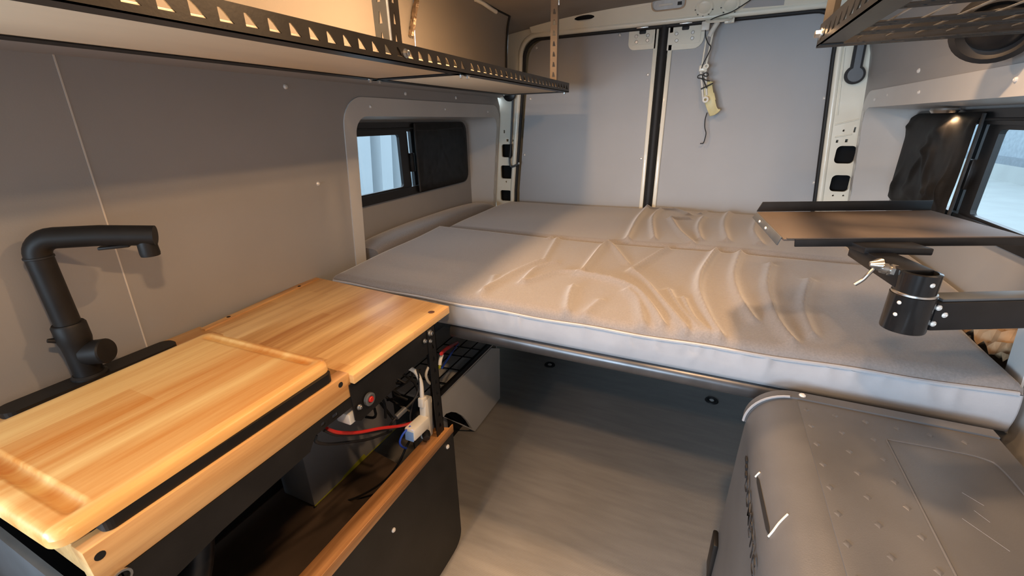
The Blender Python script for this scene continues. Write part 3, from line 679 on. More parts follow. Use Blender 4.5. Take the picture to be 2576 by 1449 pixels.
def mattress(name, label, x0, x1, y0, y1, zb, ztop, folds, wr, nx, ny, rnd=.026, cut=None):
    T = thing(name, label, 'mattress', ((x0+x1)/2, (y0+y1)/2, zb))
    bm = bmesh.new(); grid = []
    def ease(n):                                      # finer rows at both borders
        s = [.0, .15, .4, .7, 1.0]; return [k*rnd for k in s], n
    def ax_pts(a, b, n):
        e = [0, .12*rnd, .35*rnd, .65*rnd, rnd]; inner = [a+rnd+(b-a-2*rnd)*i/n for i in range(1, n)]
        return [a+q for q in e]+inner+[b-q for q in e[::-1]]
    X, Y = ax_pts(x0, x1, nx), ax_pts(y0, y1, ny)
    def drop(d): return 0 if d >= rnd else rnd*(1-math.sqrt(max(0, 1-((rnd-d)/rnd)**2)))
    for y in Y:
        row = []
        for x in X:
            d = min(x-x0, x1-x, y-y0, y1-y)
            z = ztop(x, y)-drop(d)+(wr(x, y) if d > .004 else 0)
            z += .0022*math.sin(7*x+3*y)+.0018*math.sin(13*y-5*x)
            row.append(bm.verts.new((x, y, z)))
        grid.append(row)
    for j in range(len(Y)-1):
        for i in range(len(X)-1): bm.faces.new([grid[j][i], grid[j][i+1], grid[j+1][i+1], grid[j+1][i]])
    top = finish('top_cover', bm, M_fabric, T, True)
    # side band with vertical pull creases
    bm = bmesh.new(); NZ = 7
    per = [(x, y0) for x in X]+[(x1, y) for y in Y[1:]]+[(x, y1) for x in X[::-1][1:]]+[(x0, y) for y in Y[::-1][1:-1]]
    rng = random.Random(3); cre = [(rng.uniform(x0+.4, x1-.05), rng.uniform(.2, 1.0), rng.uniform(-.35, .35)) for _ in range(22)]
    rings = []
    for k in range(NZ+1):
        t = k/NZ; ring = []
        for (x, y) in per:
            zt = ztop(x, y)-rnd*.98; z = zb+(zt-zb)*t; bul = .006*math.sin(math.pi*t); q = Vector((x, y, z))
            if y == y0:
                q.y -= bul
                for (cx, l, sl) in cre:
                    d = (x-cx-sl*(1-t)*.08)/.009
                    if abs(d) < 3: q.y -= .0038*math.exp(-d*d)*max(0, 1-(1-t)/l)
            elif y == y1: q.y += bul*.2
            elif x == x0: q.x -= bul*.3
            else: q.x += bul*.3
            ring.append(bm.verts.new(q))
        rings.append(ring)
    n = len(per)
    for a, b in zip(rings, rings[1:]):
        for i in range(n): bm.faces.new([a[i], a[(i+1) % n], b[(i+1) % n], b[i]])
    bm.faces.new(rings[0][::-1])
    finish('side_band', bm, M_fabric_side, T, True)
    tube('piping', [Vector((x, y0-.003, ztop(x, y0)-rnd*.86+.0015*math.sin(23*x))) for x in X[2:-2]], .0042, M_fabric_side, T, 6)
    return T
YS = 1.672
def zt1(x, y): t = (y-1.0)/(YS-1.0); e = abs(x)/.85; return .898+.012*e*e+.030*max(0, min(1, t))
def zt2(x, y): return .934+.010*math.sin(math.pi*(y-YS)/(2.41-YS))+.004*math.sin(2.2*x)
BF = mattress('mattress', 'front half of the taupe velour bed mattress with deep wrinkles', -.838, .892, 1.0, YS-.004, .803, zt1, None, fold_field(F_front, .92), 320, 124)
BR = mattress('mattress', 'rear half of the taupe velour bed mattress against the rear doors', -.80, .80, YS+.004, 2.408, .803, zt2, None, fold_field(F_rear, .935), 260, 110)
def bolster(name, label, x0, x1, y0, y1, zb, zt):
    T = thing(name, label, 'bolster', ((x0+x1)/2, (y0+y1)/2, zb))
    lo = []
    for k in range(21):
        t = k/20; y = y0+(y1-y0)*t; s = min(1, math.sin(math.pi*min(1, max(0, t)))**.25+.02) if 0 < t < 1 else .25
        hw = (x1-x0)/2*(.75+.25*s); cx = (x0+x1)/2; hh = (zt-zb)*(.55+.45*s)
        lo.append([Vector((cx+hw*math.copysign(abs(math.cos(a))**.5, math.cos(a)), y, zb+hh/2+hh/2*math.copysign(abs(math.sin(a))**.6, math.sin(a)))) for a in [2*math.pi*i/24 for i in range(24)]])
    loft('cover', lo, M_fabric, T, caps=True)
    return T
bolster('bolster', 'narrow taupe bolster filling the left window recess beside the bed', -.992, -.842, 1.262, 2.30, .86, .955)
bolster('bolster', 'narrow taupe bolster filling the right window recess beside the bed', .898, .994, 1.262, 2.30, .84, .922)
BFm = thing('bed_frame', 'dark steel bed frame with round front rail under the mattress', 'bed frame', (0, 1.5, .75))
tube('front_rail', [(-.375, 1.028, .774), (0, 1.028, .774), (.86, 1.028, .774)], .026, M_pipe, BFm, 20)
box('deck', (0, 1.74, .792), (1.70, 1.34, .016), M_brownply, BFm)
for y in (1.4, 1.75, 2.1): box('cross_beam', (0, y, .765), (1.66, .03, .036), M_black, BFm)
box('rail_bracket', (.865, 1.03, .765), (.02, .06, .06), M_black, BFm, bev=.003)
for x in (-.80, .82): box('leg', (x, 2.35, .392), (.03, .03, .78), M_black, BFm)

# ------------------------------------------------------------------ left kitchen cabinet and worktops
KC = thing('kitchen_cabinet', 'black steel and plywood kitchen cabinet frame with open front', 'cabinet', (-.62, .5, 0))
XF = -.345
# black face panel under the sink plank, stepping up to a thin slotted rail
fp = [(.10, .8325), (.10, .745), (.262, .772), (.44, .783), (.452, .800), (.46, .808), (.562, .808), (.562, .832)]
plate('face_panel', fp, [rr(.505, .813, .520, .823, .002, 2), rr(.475, .815, .487, .824, .004, 3)], .004, lambda u, v, w_: Vector((XF-w_, u, v)), M_black, KC)
fr = [(.560, .862), (.560, .770), (.575, .760), (.70, .770), (.70, .789), (.865, .789), (.865, .862)]
plate('front_rail', fr, [], .003, lambda u, v, w_: Vector((XF+.002-w_, u, v)), M_black, KC)
def slot_leg(x, y, z0, z1):
    bm = bmesh.new(); sl = []; z = z0+.05
    while z < z1-.03: sl.append([(.0135, z-.009), (.0245, z-.009), (.0225, z+.002), (.0185, z+.009), (.0155, z+.002)]); z += .0381
    add_plate(bm, [(0, z0), (.036, z0), (.036, z1), (0, z1)], sl, .002, lambda u, v, w_: Vector((x-w_, y+u, v)))
    add_plate(bm, [(0, z0), (.036, z0), (.036, z1), (0, z1)], sl, .002, lambda u, v, w_: Vector((x-u, y+.036-w_, v)))
    finish('leg', bm, M_black, KC)
slot_leg(XF+.005, .842, .03, .862); slot_leg(XF+.003, .105, .03, .83); slot_leg(-.84, .90, .03, .86)
plate('lower_panel', rr(.10, .012, .905, .488, [.0, .05, .0, .0], 6), [], .012, lambda u, v, w_: Vector((XF+.018-w_, u, v)), M_black, KC)
slab('panel_edging', [(XF+.019, .10, .490), (XF+.019, .897, .490), (XF-.030, .880, .490), (XF-.030, .10, .490)], (0, 0, .014), M_edge, KC, .003)
slab('panel_lip', [(XF+.021, .10, .482), (XF+.021, .905, .482), (XF+.017, .905, .482), (XF+.017, .10, .482)], (0, 0, .028), M_edge, KC, .001)
slab('deck', [(XF-.002, .10, .235), (XF-.002, .89, .235), (-.90, .97, .235), (-.90, .10, .235)], (0, 0, -.015), M_brownply, KC)
slab('end_panel', [(XF-.004, .10, .03), (XF-.004, .10, .815), (-.86, .10, .815), (-.86, .10, .03)], (0, .01, 0), M_rail_grey, KC)
slab('back_panel', [(-.885, .11, .24), (-.885, .95, .24), (-.885, .95, .84), (-.885, .11, .84)], (-.006, 0, 0), M_dark, KC)  # shade of the closed cabinet put into a near-black colour
for (y, z, s) in ((.852, .850, 1.1), (.826, .838, .8), (.850, .826, .7), (.572, .80, .8)):
    bolt((XF+.006, y, z), (1, 0, 0), KC, s)
screw((XF+.020, .868, .452), (1, 0, 0), KC, 1.0); screw((XF+.020, .60, .40), (1, 0, 0), KC, .9)
lathe('button_ring', [(.008, 0), (.0155, 0), (.0155, .006), (.012, .008), (.008, .007)], onX(927, 1003, XF+.005), (1, 0, 0), M_rail_grey, KC, 20)
lathe('red_button', [(0, .008), (.006, .008), (.0078, .005), (.0078, 0)], onX(929, 1003, XF+.006), (1, 0, 0), M_red, KC, 16)
lathe('ring_pull', [(.009, 0), (.012, 0), (.012, .003), (.009, .003), (.009, 0)], onX(305, 1452, XF+.002), (1, 0, 0), M_steel, KC, 18)
box('outlet_block', onX(878, 1040, XF-.028), (.040, .038, .028), M_white, KC, bev=.003)
# sloping drain hose shape in the dark
tube('drain_hose', spline([(-.50, .30, .76), (-.46, .26, .66), (-.42, .20, .60), (-.38, .16, .56)], 5), .028, M_plastic, KC, 12)

# wooden surround of the sink and its black rim
SK = thing('sink_surround', 'wooden plank surround of the sink with a black rim under the cutting board', 'sink', (-.6, .33, .83))
slab('front_plank', [(XF-.001, .118, .833), (XF-.001, .567, .833), (XF-.001, .567, .889), (XF-.001, .118, .892)], (-.030, 0, 0), M_plank, SK, .0015)
slab('end_plank', [(XF-.036, .120, .834), (XF-.036, .120, .888), (-.78, .120, .888), (-.78, .120, .834)], (0, .02, 0), M_plank, SK, .0015)
slab('end_plank', [(XF-.036, .552, .834), (XF-.036, .552, .872), (-.78, .552, .872), (-.78, .552, .834)], (0, .016, 0), M_plank, SK, .0015)
slab('back_plank', [(-.785, .11, .868), (-.785, .585, .868), (-.895, .592, .868), (-.895, .11, .868)], (0, 0, .018), M_plank, SK, .0015)
plate('rim', rr(-.735, .145, XF-.0065, .532, .012, 5), [rr(-.715, .175, -.42, .505, .03, 5)], .019, lambda u, v, w_: Vector((u, v, .8925+w_)), M_black, SK)
loft('basin', [[(u, v, .890) for u, v in rr(-.715, .175, -.42, .505, .03, 5)], [(u, v, .72) for u, v in rr(-.72, .185, -.44, .51, .03, 5)]], M_steel, SK, caps=False)
for (u, v) in ((252, 1398), (857, 968)):
    lathe('plug_hole', [(0, .0004), (.006, .0004), (.0062, 0)], onX(u, v, XF-.0008), (1, 0, 0), M_dark, SK, 14)
box('wood_block', onX(868, 985, XF-.03)+Vector((0, .006, 0)), (.020, .016, .050), M_plank, SK)
0 and lathe('rim_screw', [(0, .004), (.008, .004), (.010, 0)], (XF-.045, .14, .900), (0, 0, 1), M_steel, SK, 14)

# right section of the worktop
WTz = .886
q0, q1, q2, q3 = onZ(1130, 770, WTz), onZ(803, 699, WTz), onZ(518, 829, WTz), onZ(888, 945, WTz)
WT = thing('worktop_panel', 'butcher block worktop panel with glued staves and a dark knot, beside the bed', 'worktop', (-.6, .78, .86))
slab('panel', [q0, q1, q2, q3], (0, 0, -.022), M_counter, WT, .002)
b1, b0 = onZ(798, 698, WTz+.004), onZ(512, 828, WTz+.004)
slab('back_strip', [b1+Vector((.010, 0, 0)), b1+Vector((-.016, .002, 0)), b0+Vector((-.016, 0, 0)), b0+Vector((.006, 0, 0))], (0, 0, -.024), M_plank, WT, .002)
for (u, v) in ((753, 720), (575, 797)):
    lathe('plug_hole', [(0, .0006), (.005, .0006), (.0052, 0)], onZ(u, v, WTz+.0043), (0, 0, 1), M_dark, WT, 12)
kn = onZ(1085, 785, WTz+.0004)
lathe('knot', [(0, .0003), (.007, .0003), (.0095, 0)], kn, (0, 0, 1), pm('knot_brown', (.16, .06, .02), .5), WT, 14)
# supports so the worktop rests on the cabinet frame
box('cleat', (-.62, .70, .852), (.50, .02, .024), M_plank, WT); box('cleat', (-.62, .88, .852), (.50, .02, .024), M_plank, WT)

# cutting board with a juice groove at each end
CBz = .934
CT = thing('cutting_board', 'thick wooden cutting board with grooved ends lying over the sink', 'cutting board', (-.545, .33, .90))
c_fr, c_br, c_fl = onZ(836, 925, CBz-.020), onZ(552, 826, CBz-.006), onZ(138, 1392, CBz-.020)
for _c in (c_fr, c_br, c_fl): _c.z = CBz
ey = (c_fr-c_fl); Ln = ey.length; ey.normalize(); exb = Vector((-ey.y, ey.x, 0)); Wd = (c_br-c_fr).dot(exb)
bm = bmesh.new()
def bpt(s, t, z): return c_fl+ey*s+exb*t+Vector((0, 0, z))
NS, NT = 90, 60; r0 = .011; th = .022
def inset_rr(s, t):
    # distance to rounded rectangle border (positive inside)
    cr_ = .022; dx = abs(s-Ln/2)-(Ln/2-cr_); dy = abs(t-Wd/2)-(Wd/2-cr_)
    return cr_-(math.hypot(max(dx, 0), max(dy, 0))+min(max(dx, dy), 0))
gv = []
def groove(s, t):
    h = 0
    for sc in (.040, Ln-.026):
        d = abs(s-sc)/(.011 if sc < .1 else .008)
        e = min(t-.038, Wd-.038-t)
        if e > -.012 and d < 1:
            k = min(1, max(0, (e+.012)/.012)); h -= (.0075 if sc < .1 else .0055)*math.sqrt(max(0, 1-d*d))*k**.5
    return h
S = sorted(set([0, .002, .006, .012]+[.02+i*.0035 for i in range(14)]+[.072+(Ln-.13)*i/30 for i in range(31)]+[Ln-.054+i*.0035 for i in range(12)]+[Ln-.012, Ln-.006, Ln-.002, Ln]))
Tt = sorted(set([0, .002, .006, .012]+[.018+(Wd-.036)*i/60 for i in range(61)]+[Wd-.012, Wd-.006, Wd-.002, Wd]))
for s in S:
    row = []
    for t in Tt:
        d = inset_rr(s, t); s2, t2 = s, t
        if d < 0:                          # pull corner vertices onto the rounded outline
            cr_ = .022; cx = min(max(s, cr_), Ln-cr_); cy = min(max(t, cr_), Wd-cr_); v = Vector((s-cx, t-cy)); v = v.normalized()*cr_; s2, t2 = cx+v.x, cy+v.y; d = 0
        z = -(r0*(1-math.sqrt(max(0, 1-((r0-d)/r0)**2))) if d < r0 else 0)+groove(s, t)
        row.append(bm.verts.new(bpt(s2, t2, z)))
    gv.append(row)
for a, b in zip(gv, gv[1:]):
    for k in range(len(Tt)-1): bm.faces.new([a[k], a[k+1], b[k+1], b[k]])
ring = gv[0][:]+[r[-1] for r in gv[1:]]+gv[-1][::-1][1:]+[r[0] for r in gv[::-1][1:-1]]
low = []
for v in ring:
    low.append(bm.verts.new((v.co.x, v.co.y, CBz-th)))
n = len(ring)
for i in range(n): bm.faces.new([ring[i], ring[(i+1) % n], low[(i+1) % n], low[i]])
bm.faces.new(low[::-1])
o = finish('board', bm, M_board, CT, True, 60)

# ------------------------------------------------------------------ faucet
FA = thing('kitchen_faucet', 'matt black kitchen faucet with angled spout on an oblong deck plate by the left wall', 'faucet', (-.845, .335, .886))
dk = [onZ(0, 1045, .895), onZ(432, 862, .895)]
yv = (dk[1]-dk[0]).normalized(); xv = Vector((-yv.y, yv.x, 0)); Ld = (dk[1]-dk[0]).length
def dmap(u, v, w_): return Vector((-.842, dk[0].y, .886))+Vector((0, 1, 0))*u+Vector((1, 0, 0))*v+Vector((0, 0, w_))
plate('deck_plate', rr(0, -.026, dk[1].y-dk[0].y+.004, .026, .022, 6), [], .012, dmap, M_matt, FA)
fb = Vector((-.842, .338, .898))
lathe('base_ring', [(0, 0), (.030, 0), (.030, .004), (.026, .008), (.0, .008)], fb, (0, 0, 1), M_matt, FA, 28)
lathe('body', [(0, .008), (.024, .008), (.024, .055), (.025, .075), (.027, .085), (.027, .118), (.0245, .122), (0, .122)], fb, (0, 0, 1), M_matt, FA, 32)
lathe('handle_hub', [(0, -.002), (.025, -.002), (.026, .034), (.024, .037), (0, .037)], fb+Vector((.012, .008, .052)), (.80, .45, .06), M_matt, FA, 28)
tube('handle_lever', [fb+Vector((-.004, -.012, .088)), fb+Vector((-.006, -.036, .098))], .006, M_matt, FA, 10, rr_=[.008, .004])
top = fb+Vector((0, 0, .300)); se = onZ(390, 590, 1.180)
sd = (se-top); sd.z = 0; sdl = sd.length; sd.normalize()
pts = [fb+Vector((0, 0, .118)), fb+Vector((0, 0, .20)), fb+Vector((0, 0, .262))]
for k in range(1, 8):
    a = R_(90*k/8); rb = .032; pts.append(fb+Vector((0, 0, .262))+sd*(rb*(1-math.cos(a)))+Vector((0, 0, rb*math.sin(a))))
pts += [fb+Vector((0, 0, .294))+sd*.034, fb+Vector((0, 0, .2905))+sd*.10, fb+Vector((0, 0, .280))+sd*sdl]
tube('spout', pts, .0205, M_matt, FA, 20)
lathe('swivel_joint', [(.0208, 0), (.0222, .001), (.0222, .004), (.0208, .005)], fb+Vector((0, 0, .258)), (0, 0, 1), M_rubber, FA, 24)
lathe('spray_tip', [(0, 0), (.0165, 0), (.0175, .006), (.0165, .030), (0, .030)], fb+Vector((0, 0, .240))+sd*(sdl-.018), (0, 0, 1), M_matt, FA, 24)
box('spray_button', fb+Vector((0, 0, .2655))+sd*(sdl-.07), (.05, .016, .006), M_matt, FA, Matrix.Rotation(math.atan2(sd.y, sd.x), 3, 'Z'), .002)

# ------------------------------------------------------------------ things under the counter
TK = thing('grey_storage_box', 'grey upright storage box with a green tape strip on the cabinet deck', 'box', (-.78, .85, .236))
ta, tb = onX(790, 1268, -.72), onX(1000, 1078, -.72)
slab('body', [(-.72, ta.y, .236), (-.72, tb.y, .236), (-.72, tb.y, .69), (-.72, ta.y, .69)], (-.14, 0, 0), M_tank, TK, .006)
slab('tape', [(-.7192, ta.y+.11, .237), (-.7192, ta.y+.24, .237), (-.7192, ta.y+.23, .258), (-.7192, ta.y+.13, .248)], (-.001, 0, 0), M_green, TK)
slab('bottom_tape', [(-.7190, ta.y, .237), (-.7190, tb.y, .237), (-.7190, tb.y, .241), (-.7190, ta.y, .241)], (-.001, 0, 0), M_green, TK)

WBx = thing('wheel_cover_box', 'pale grey painted box with an arched opening under the bed', 'box', (-.65, 1.55, 0))
def px_yz(pts, x=-.56): return [(p.y, p.z) for p in (onX(u, v, x) for u, v in pts)]
outl = px_yz([(1092, 1022), (1236, 876), (1257, 877), (1258, 1002), (1195, 1085), (1100, 1040)])
hole = px_yz([(1116, 1049), (1122, 1041), (1135, 1036), (1150, 1038), (1165, 1047), (1177, 1060), (1186, 1075), (1188, 1079), (1160, 1066)])
plate('side_board', outl, [hole], .012, lambda u, v, w_: Vector((-.56-w_, u, max(0.0, v))), M_box, WBx)
slab('top_board', [(-.561, 1.14, .372), (-.561, 1.71, .372), (-.89, 1.71, .372), (-.89, 1.14, .372)], (0, 0, -.012), M_box, WBx)
slab('end_board', [(-.572, 1.698, 0), (-.89, 1.698, 0), (-.89, 1.698, .36), (-.572, 1.698, .36)], (0, .012, 0), M_box, WBx)
slab('shade_backing', [(-.64, 1.33, .0), (-.64, 1.69, 0), (-.64, 1.69, .35), (-.64, 1.15, .35), (-.64, 1.15, .28)], (-.01, 0, 0), M_dark, WBx)  # near-black plate stands in for the shade inside the arch
CY = thing('grey_canister', 'short grey round canister on the floor behind the black cabinet panel', 'canister', (-.675, 1.235, 0))
lathe('body', [(0, 0), (.058, 0), (.070, .018), (.076, .07), (.076, .17), (.068, .21), (.04, .225), (0, .228)], (-.665, 1.225, 0.001), (0, 0, 1), M_tank, CY, 32)
lathe('cap', [(0, 0), (.022, 0), (.022, .02), (.018, .024), (0, .024)], (-.665, 1.225, .225), (0, 0, 1), M_plastic, CY, 20)

WB = thing('wire_rack', 'black wire grid rack hanging under the bed beside the cabinet', 'rack', (-.60, 1.4, .36))
box('front_bar', (-.560, (1.10+1.68)/2, .386), (.014, .58, .024), M_black, WB, bev=.002)
for (u, v) in ((1214, 892), (1193, 908), (1162, 942), (1128, 974)):
    y = onX(u, v-8, -.56).y; tube('cross_wire', [(-.56, y, .390), (-.76, y-.02, .390)], .0030, M_black, WB, 6)
for x in (-.615, -.675, -.76): tube('long_wire', [(x, 1.10, .393), (x, 1.68, .393)], .0028, M_black, WB, 6)

PS = thing('power_strip', 'cream white power strip standing on the wooden edging beside the slotted leg', 'power strip', (-.375, .86, .505))
ps = onX(1084, 1075, XF-.022)
box('body', (XF-.026, .838, .570), (.022, .036, .130), M_white, PS, Matrix.Rotation(R_(-6), 3, 'X'), .004)
box('collar', (XF-.026, .831, .632), (.018, .026, .03), M_white, PS, Matrix.Rotation(R_(-6), 3, 'X'), .003)
tube('cord', spline([(XF-.026, .829, .645), (XF-.028, .832, .70), (XF-.036, .815, .745), (XF-.060, .78, .765), (XF-.10, .70, .745), (XF-.13, .63, .70)], 6), .0065, M_white, PS, 8)
UC = thing('usb_charger', 'pale block charger with a blue end plugged in the power strip', 'charger', (-.38, .79, .57))
box('body', (XF-.022, .788, .572), (.034, .072, .036), M_glass_white if 'M_glass_white' in globals() else M_white, UC, Matrix.Rotation(R_(-4), 3, 'X'), .004)
box('port_face', (XF-.022, .7515, .570), (.028, .003, .030), pm('translucent_blue', (.25, .42, .75), .2), UC, Matrix.Rotation(R_(-4), 3, 'X'), .001)
box('led', (XF-.012, .757, .5905), (.005, .004, .002), emit('led_blue', (.25, .25, 1), 3), UC)
PL = thing('black_plug', 'black plug in the lower socket of the white power strip', 'plug', (-.36, .83, .54))
lathe('body', [(0, 0), (.011, 0), (.013, .012), (.010, .024), (0, .026)], (XF-.018, .82, .532), (.6, -.8, -.1), M_plastic, PL, 16)

def cable(name, label, px, x, r, mat, grp=None):
    T = thing(name, label, 'cable', onX(*px[0][:2], x if len(px[0]) == 2 else px[0][2]), grp)
    P = [onX(p[0], p[1], p[2] if len(p) == 3 else x) for p in px]
    tube('wire', spline(P, 6), r, mat, T, 8); return T
cable('red_cable', 'red wire running from under the counter to the charger', [(822, 1078, -.37), (850, 1088, -.375), (900, 1088, -.385), (960, 1077, -.385), (1010, 1071, -.38), (1045, 1060, -.40)], -.38, .0042, M_red)
cable('black_cable', 'black wire lying beside the red wire under the counter', [(815, 1082, -.37), (850, 1094, -.38), (900, 1092, -.392), (960, 1083, -.392), (1020, 1064, -.392)], -.38, .0036, M_rubber)
cable('black_cable', 'black wire drooping low across the grey box under the counter', [(795, 1095, -.37), (796, 1112, -.372), (830, 1117, -.40), (880, 1112, -.42), (930, 1104, -.46), (985, 1085, -.52)], -.38, .0036, M_rubber)
cable('blue_cable', 'blue charging cable hanging from the charger', [(1033, 1072, -.372), (1015, 1090, -.38), (1006, 1110, -.385), (1010, 1122, -.39), (1022, 1128, -.40)], -.38, .003, M_blue)
cable('trailing_cable', 'long black cord trailing across the cabinet deck', [(1062, 1080, -.38), (1030, 1110, -.40), (1000, 1170, -.43), (960, 1215, -.50), (900, 1250, -.60), (840, 1268, -.70), (790, 1276, -.72)], -.5, .0034, M_rubber)
FC = cable('ferrite_cord', 'black cord with a ferrite barrel hanging in the cabinet', [(1050, 930, -.37), (1055, 970, -.375), (1045, 1000, -.38), (1030, 1018, -.385), (1005, 1042, -.39), (985, 1065, -.40), (975, 1085, -.43)], -.38, .0034, M_rubber)
tube('ferrite', [onX(1019, 1028, -.386), onX(996, 1050, -.391)], .0085, M_rail_grey, FC, 12)
cable('looped_cable', 'black cord looping down behind the charger', [(1056, 930, -.38), (1058, 975, -.39), (1040, 1010, -.41), (1032, 1050, -.41), (1040, 1080, -.40)], -.38, .0034, M_rubber)
cable('red_cable', 'short red cable bundle by the bed rail', [(1110, 890, -.40), (1120, 880, -.43), (1135, 870, -.47), (1150, 862, -.52)], -.4, .006, M_red)
cable('blue_cable', 'blue wire beside the red bundle by the bed rail', [(1112, 925, -.42), (1125, 905, -.44), (1140, 882, -.47), (1153, 864, -.52)], -.4, .0035, M_blue)
cable('white_cable', 'white twisted wire behind the slotted leg', [(1082, 915, -.375), (1072, 940, -.375), (1076, 958, -.375), (1088, 972, -.375), (1086, 990, -.375)], -.375, .0042, M_white)
cable('white_connector', 'cream cable connector hanging beside the slotted leg', [(1112, 892, -.41), (1108, 905, -.41), (1106, 918, -.41)], -.41, .006, M_white)
LT = thing('lime_cable_tag', 'lime green tag tied round the cables at the slotted leg', 'tag', onX(1083, 919, -.372))
box('tag', onX(1083, 919, -.372), (.004, .016, .008), M_lime, LT); box('tag', onX(1106, 923, -.395), (.004, .008, .01), M_green, LT)
for i in range(9):                                       # dark tangle of cords at the back of the cabinet
    rg = random.Random(i+20); y0 = .80+.014*i; pts = [(-.47-rg.random()*.14, y0+rg.uniform(-.04, .06), .76-k*.055+rg.uniform(-.03, .03)) for k in range(5)]
    T = thing('dark_cord', 'dark cord in the tangle behind the cabinet leg', 'cable', pts[0], 'dark cords tangled in the cabinet')
    tube('wire', spline(pts, 5), .0042, M_rubber, T, 6)

# ------------------------------------------------------------------ cooler
CO = thing('chest_cooler', 'dark slate chest cooler with rounded lid edge, diamond studs and side lettering', 'cooler', (.65, .56, 0))
CX0, CX1, CY0, CY1, CZ = .445, .862, .17, .945, .83
r_ = .085
profc = [(CX0-.006, .30), (CX0-.002, .50), (CX0, .66), (CX0+.002, CZ-r_-.005)]
for k in range(0, 13):
    a = R_(180-90*k/12); profc.append((CX0+.002+r_+r_*math.cos(a), CZ-r_+r_*math.sin(a)))
profc += [(CX1-.02, CZ), (CX1, CZ-.03), (CX1, .30)]
loft('lid_shell', [[(x, CY0, z) for x, z in profc], [(x, CY1-.022, z) for x, z in profc]], M_cooler, CO, closed=True, caps=True)
pe = [(x+(.004 if x < .6 else -.002)*-1, z+.004) for x, z in profc[4:17]]+[(CX1-.02, CZ+.004)]
inner = [(x, z-.006) for x, z in pe]
loft('end_trim', [[(x, y, z) for x, z in pe+[(CX1-.02, CZ-.05), (CX0+.05, CZ-.12)]] for y in (CY1-.024, CY1)], M_cooler, CO, closed=True, caps=True)
tube('trim_highlight_bead', [(x-.001, CY1-.026, z+.001) for x, z in pe[:-2]], .0028, M_beadgrey if 'M_beadgrey' in globals() else M_tank, CO, 6)  # pale bead on the arc only, paints the highlight along the trim
screw((CX0+.095, CY1-.012, CZ+.005), (0, 0, 1), CO, .9)
slab('base', [(CX0+.012, CY0, .30), (CX0+.012, CY1-.03, .30), (CX1, CY1-.03, .30), (CX1, CY0, .30)], (0, 0, -.298), M_black, CO)
slab('lid_panel', [(CX0+.084, CY0+.01, CZ+.0015), (CX0+.084, CY1-.03, CZ+.0015), (CX1-.022, CY1-.03, CZ+.0015), (CX1-.022, CY0+.01, CZ+.0015)], (0, 0, -.004), M_cooler, CO, .0012)
def stud(bm):
    a = .0065; h = .0017; v = [bm.verts.new(p) for p in ((-a, 0, 0), (0, -a*1.25, 0), (a, 0, 0), (0, a*1.25, 0), (-a*.45, 0, h), (0, -a*.5, h), (a*.45, 0, h), (0, a*.5, h))]
    for f in ((0, 1, 5, 4), (1, 2, 6, 5), (2, 3, 7, 6), (3, 0, 4, 7), (4, 5, 6, 7)): bm.faces.new([v[i] for i in f])
for i in range(6):
    for j in range(12):
        x = .5405+.0482*i; y = .886-.0532*j
        if x > CX1-.03 or y < CY0+.03: continue
        if i >= 3 and 1 <= j <= 9: continue
        instance('stud', 'diamond_stud', stud, (x, y, CZ+.0012), (0, 0, 1), M_cooler, CO)
tube('embossed_line', spline([(.652, .30, CZ+.001), (.657, .838, CZ+.001)], 2)+spline([(.657, .842, CZ+.001), (.74, .848, CZ+.001), (.79, .846, CZ+.001), (.806, .82, CZ+.001), (.808, .70, CZ+.001), (.808, .40, CZ+.001)], 4), .0022, M_cooler, CO, 6)
for (a, b, c, d) in ((2420, 1240, 2475, 1273), (2420, 1305, 2540, 1388), (2450, 1285, 2490, 1315)):
    tube('lid_scratch', [onZ(a, b, CZ+.0008), onZ(c, d, CZ+.0008)], .0009, M_tank, CO, 4)
# handle recess on the rounded shoulder, dark slot with bright end lips
def shoulder(a_deg, y, off=0): a = R_(a_deg); return Vector((CX0+.002+r_+(r_+off)*math.cos(a), y, CZ-r_+(r_+off)*math.sin(a)))
sl = []
for k in range(13):
    t = k/12; y = .588+(.72-.588)*t; am = 152+8*t; wdt = 2.6 if 0 < k < 12 else .8
    sl.append([shoulder(am-wdt, y, .0012), shoulder(am, y, .0016), shoulder(am+wdt, y, .0012)])
loft('handle_slot', sl, M_dark, CO, closed=False)
tube('slot_lip', spline([shoulder(a, yy, .0012) for a, yy in ((153, .583), (146, .588), (138, .598), (128, .61))], 4), .0016, M_trim2, CO, 6)
tube('slot_lip', [shoulder(a, .724, .0012) for a in (163, 158, 154)], .0016, M_trim2, CO, 6)
# side hinge block near the bottom of the side
box('side_catch', (CX0-.010, .90, .345), (.012, .05, .12), M_black, CO, bev=.004)
# lettering: emblem and DOMETIC
def text_part(name, s, size, loc, rot, mat, parent):
    cu = bpy.data.curves.new(name, 'FONT'); cu.body = s; cu.size = size; cu.extrude = .0006; cu.offset = .0003; cu.align_x = 'LEFT'; cu.space_character = 1.18
    t = bpy.data.objects.new(name+'_c', cu); COL.objects.link(t); bpy.context.view_layer.update()
    me = bpy.data.meshes.new_from_object(t.evaluated_get(bpy.context.evaluated_depsgraph_get())); bpy.data.objects.remove(t)
    me.materials.clear(); me.materials.append(mat); me.transform(Matrix.Translation(loc) @ rot)
    o = bpy.data.objects.new(name, me); return link(o, parent)
# text runs towards -Y on the -X side: right = -Y, up = +Z
rot = Matrix(((0, 0, -1, 0), (-1, 0, 0, 0), (0, 1, 0, 0), (0, 0, 0, 1)))
text_part('lettering', 'DOMETIC', .040, Vector((CX0-.0025, .757, .718)), rot, M_ink, CO)
for (y, z, s) in ((.805, .738, .016), (.790, .732, .012), (.776, .726, .014)):
    box('emblem', (CX0-.001, y, z), (.003, s, .007), M_ink, CO)

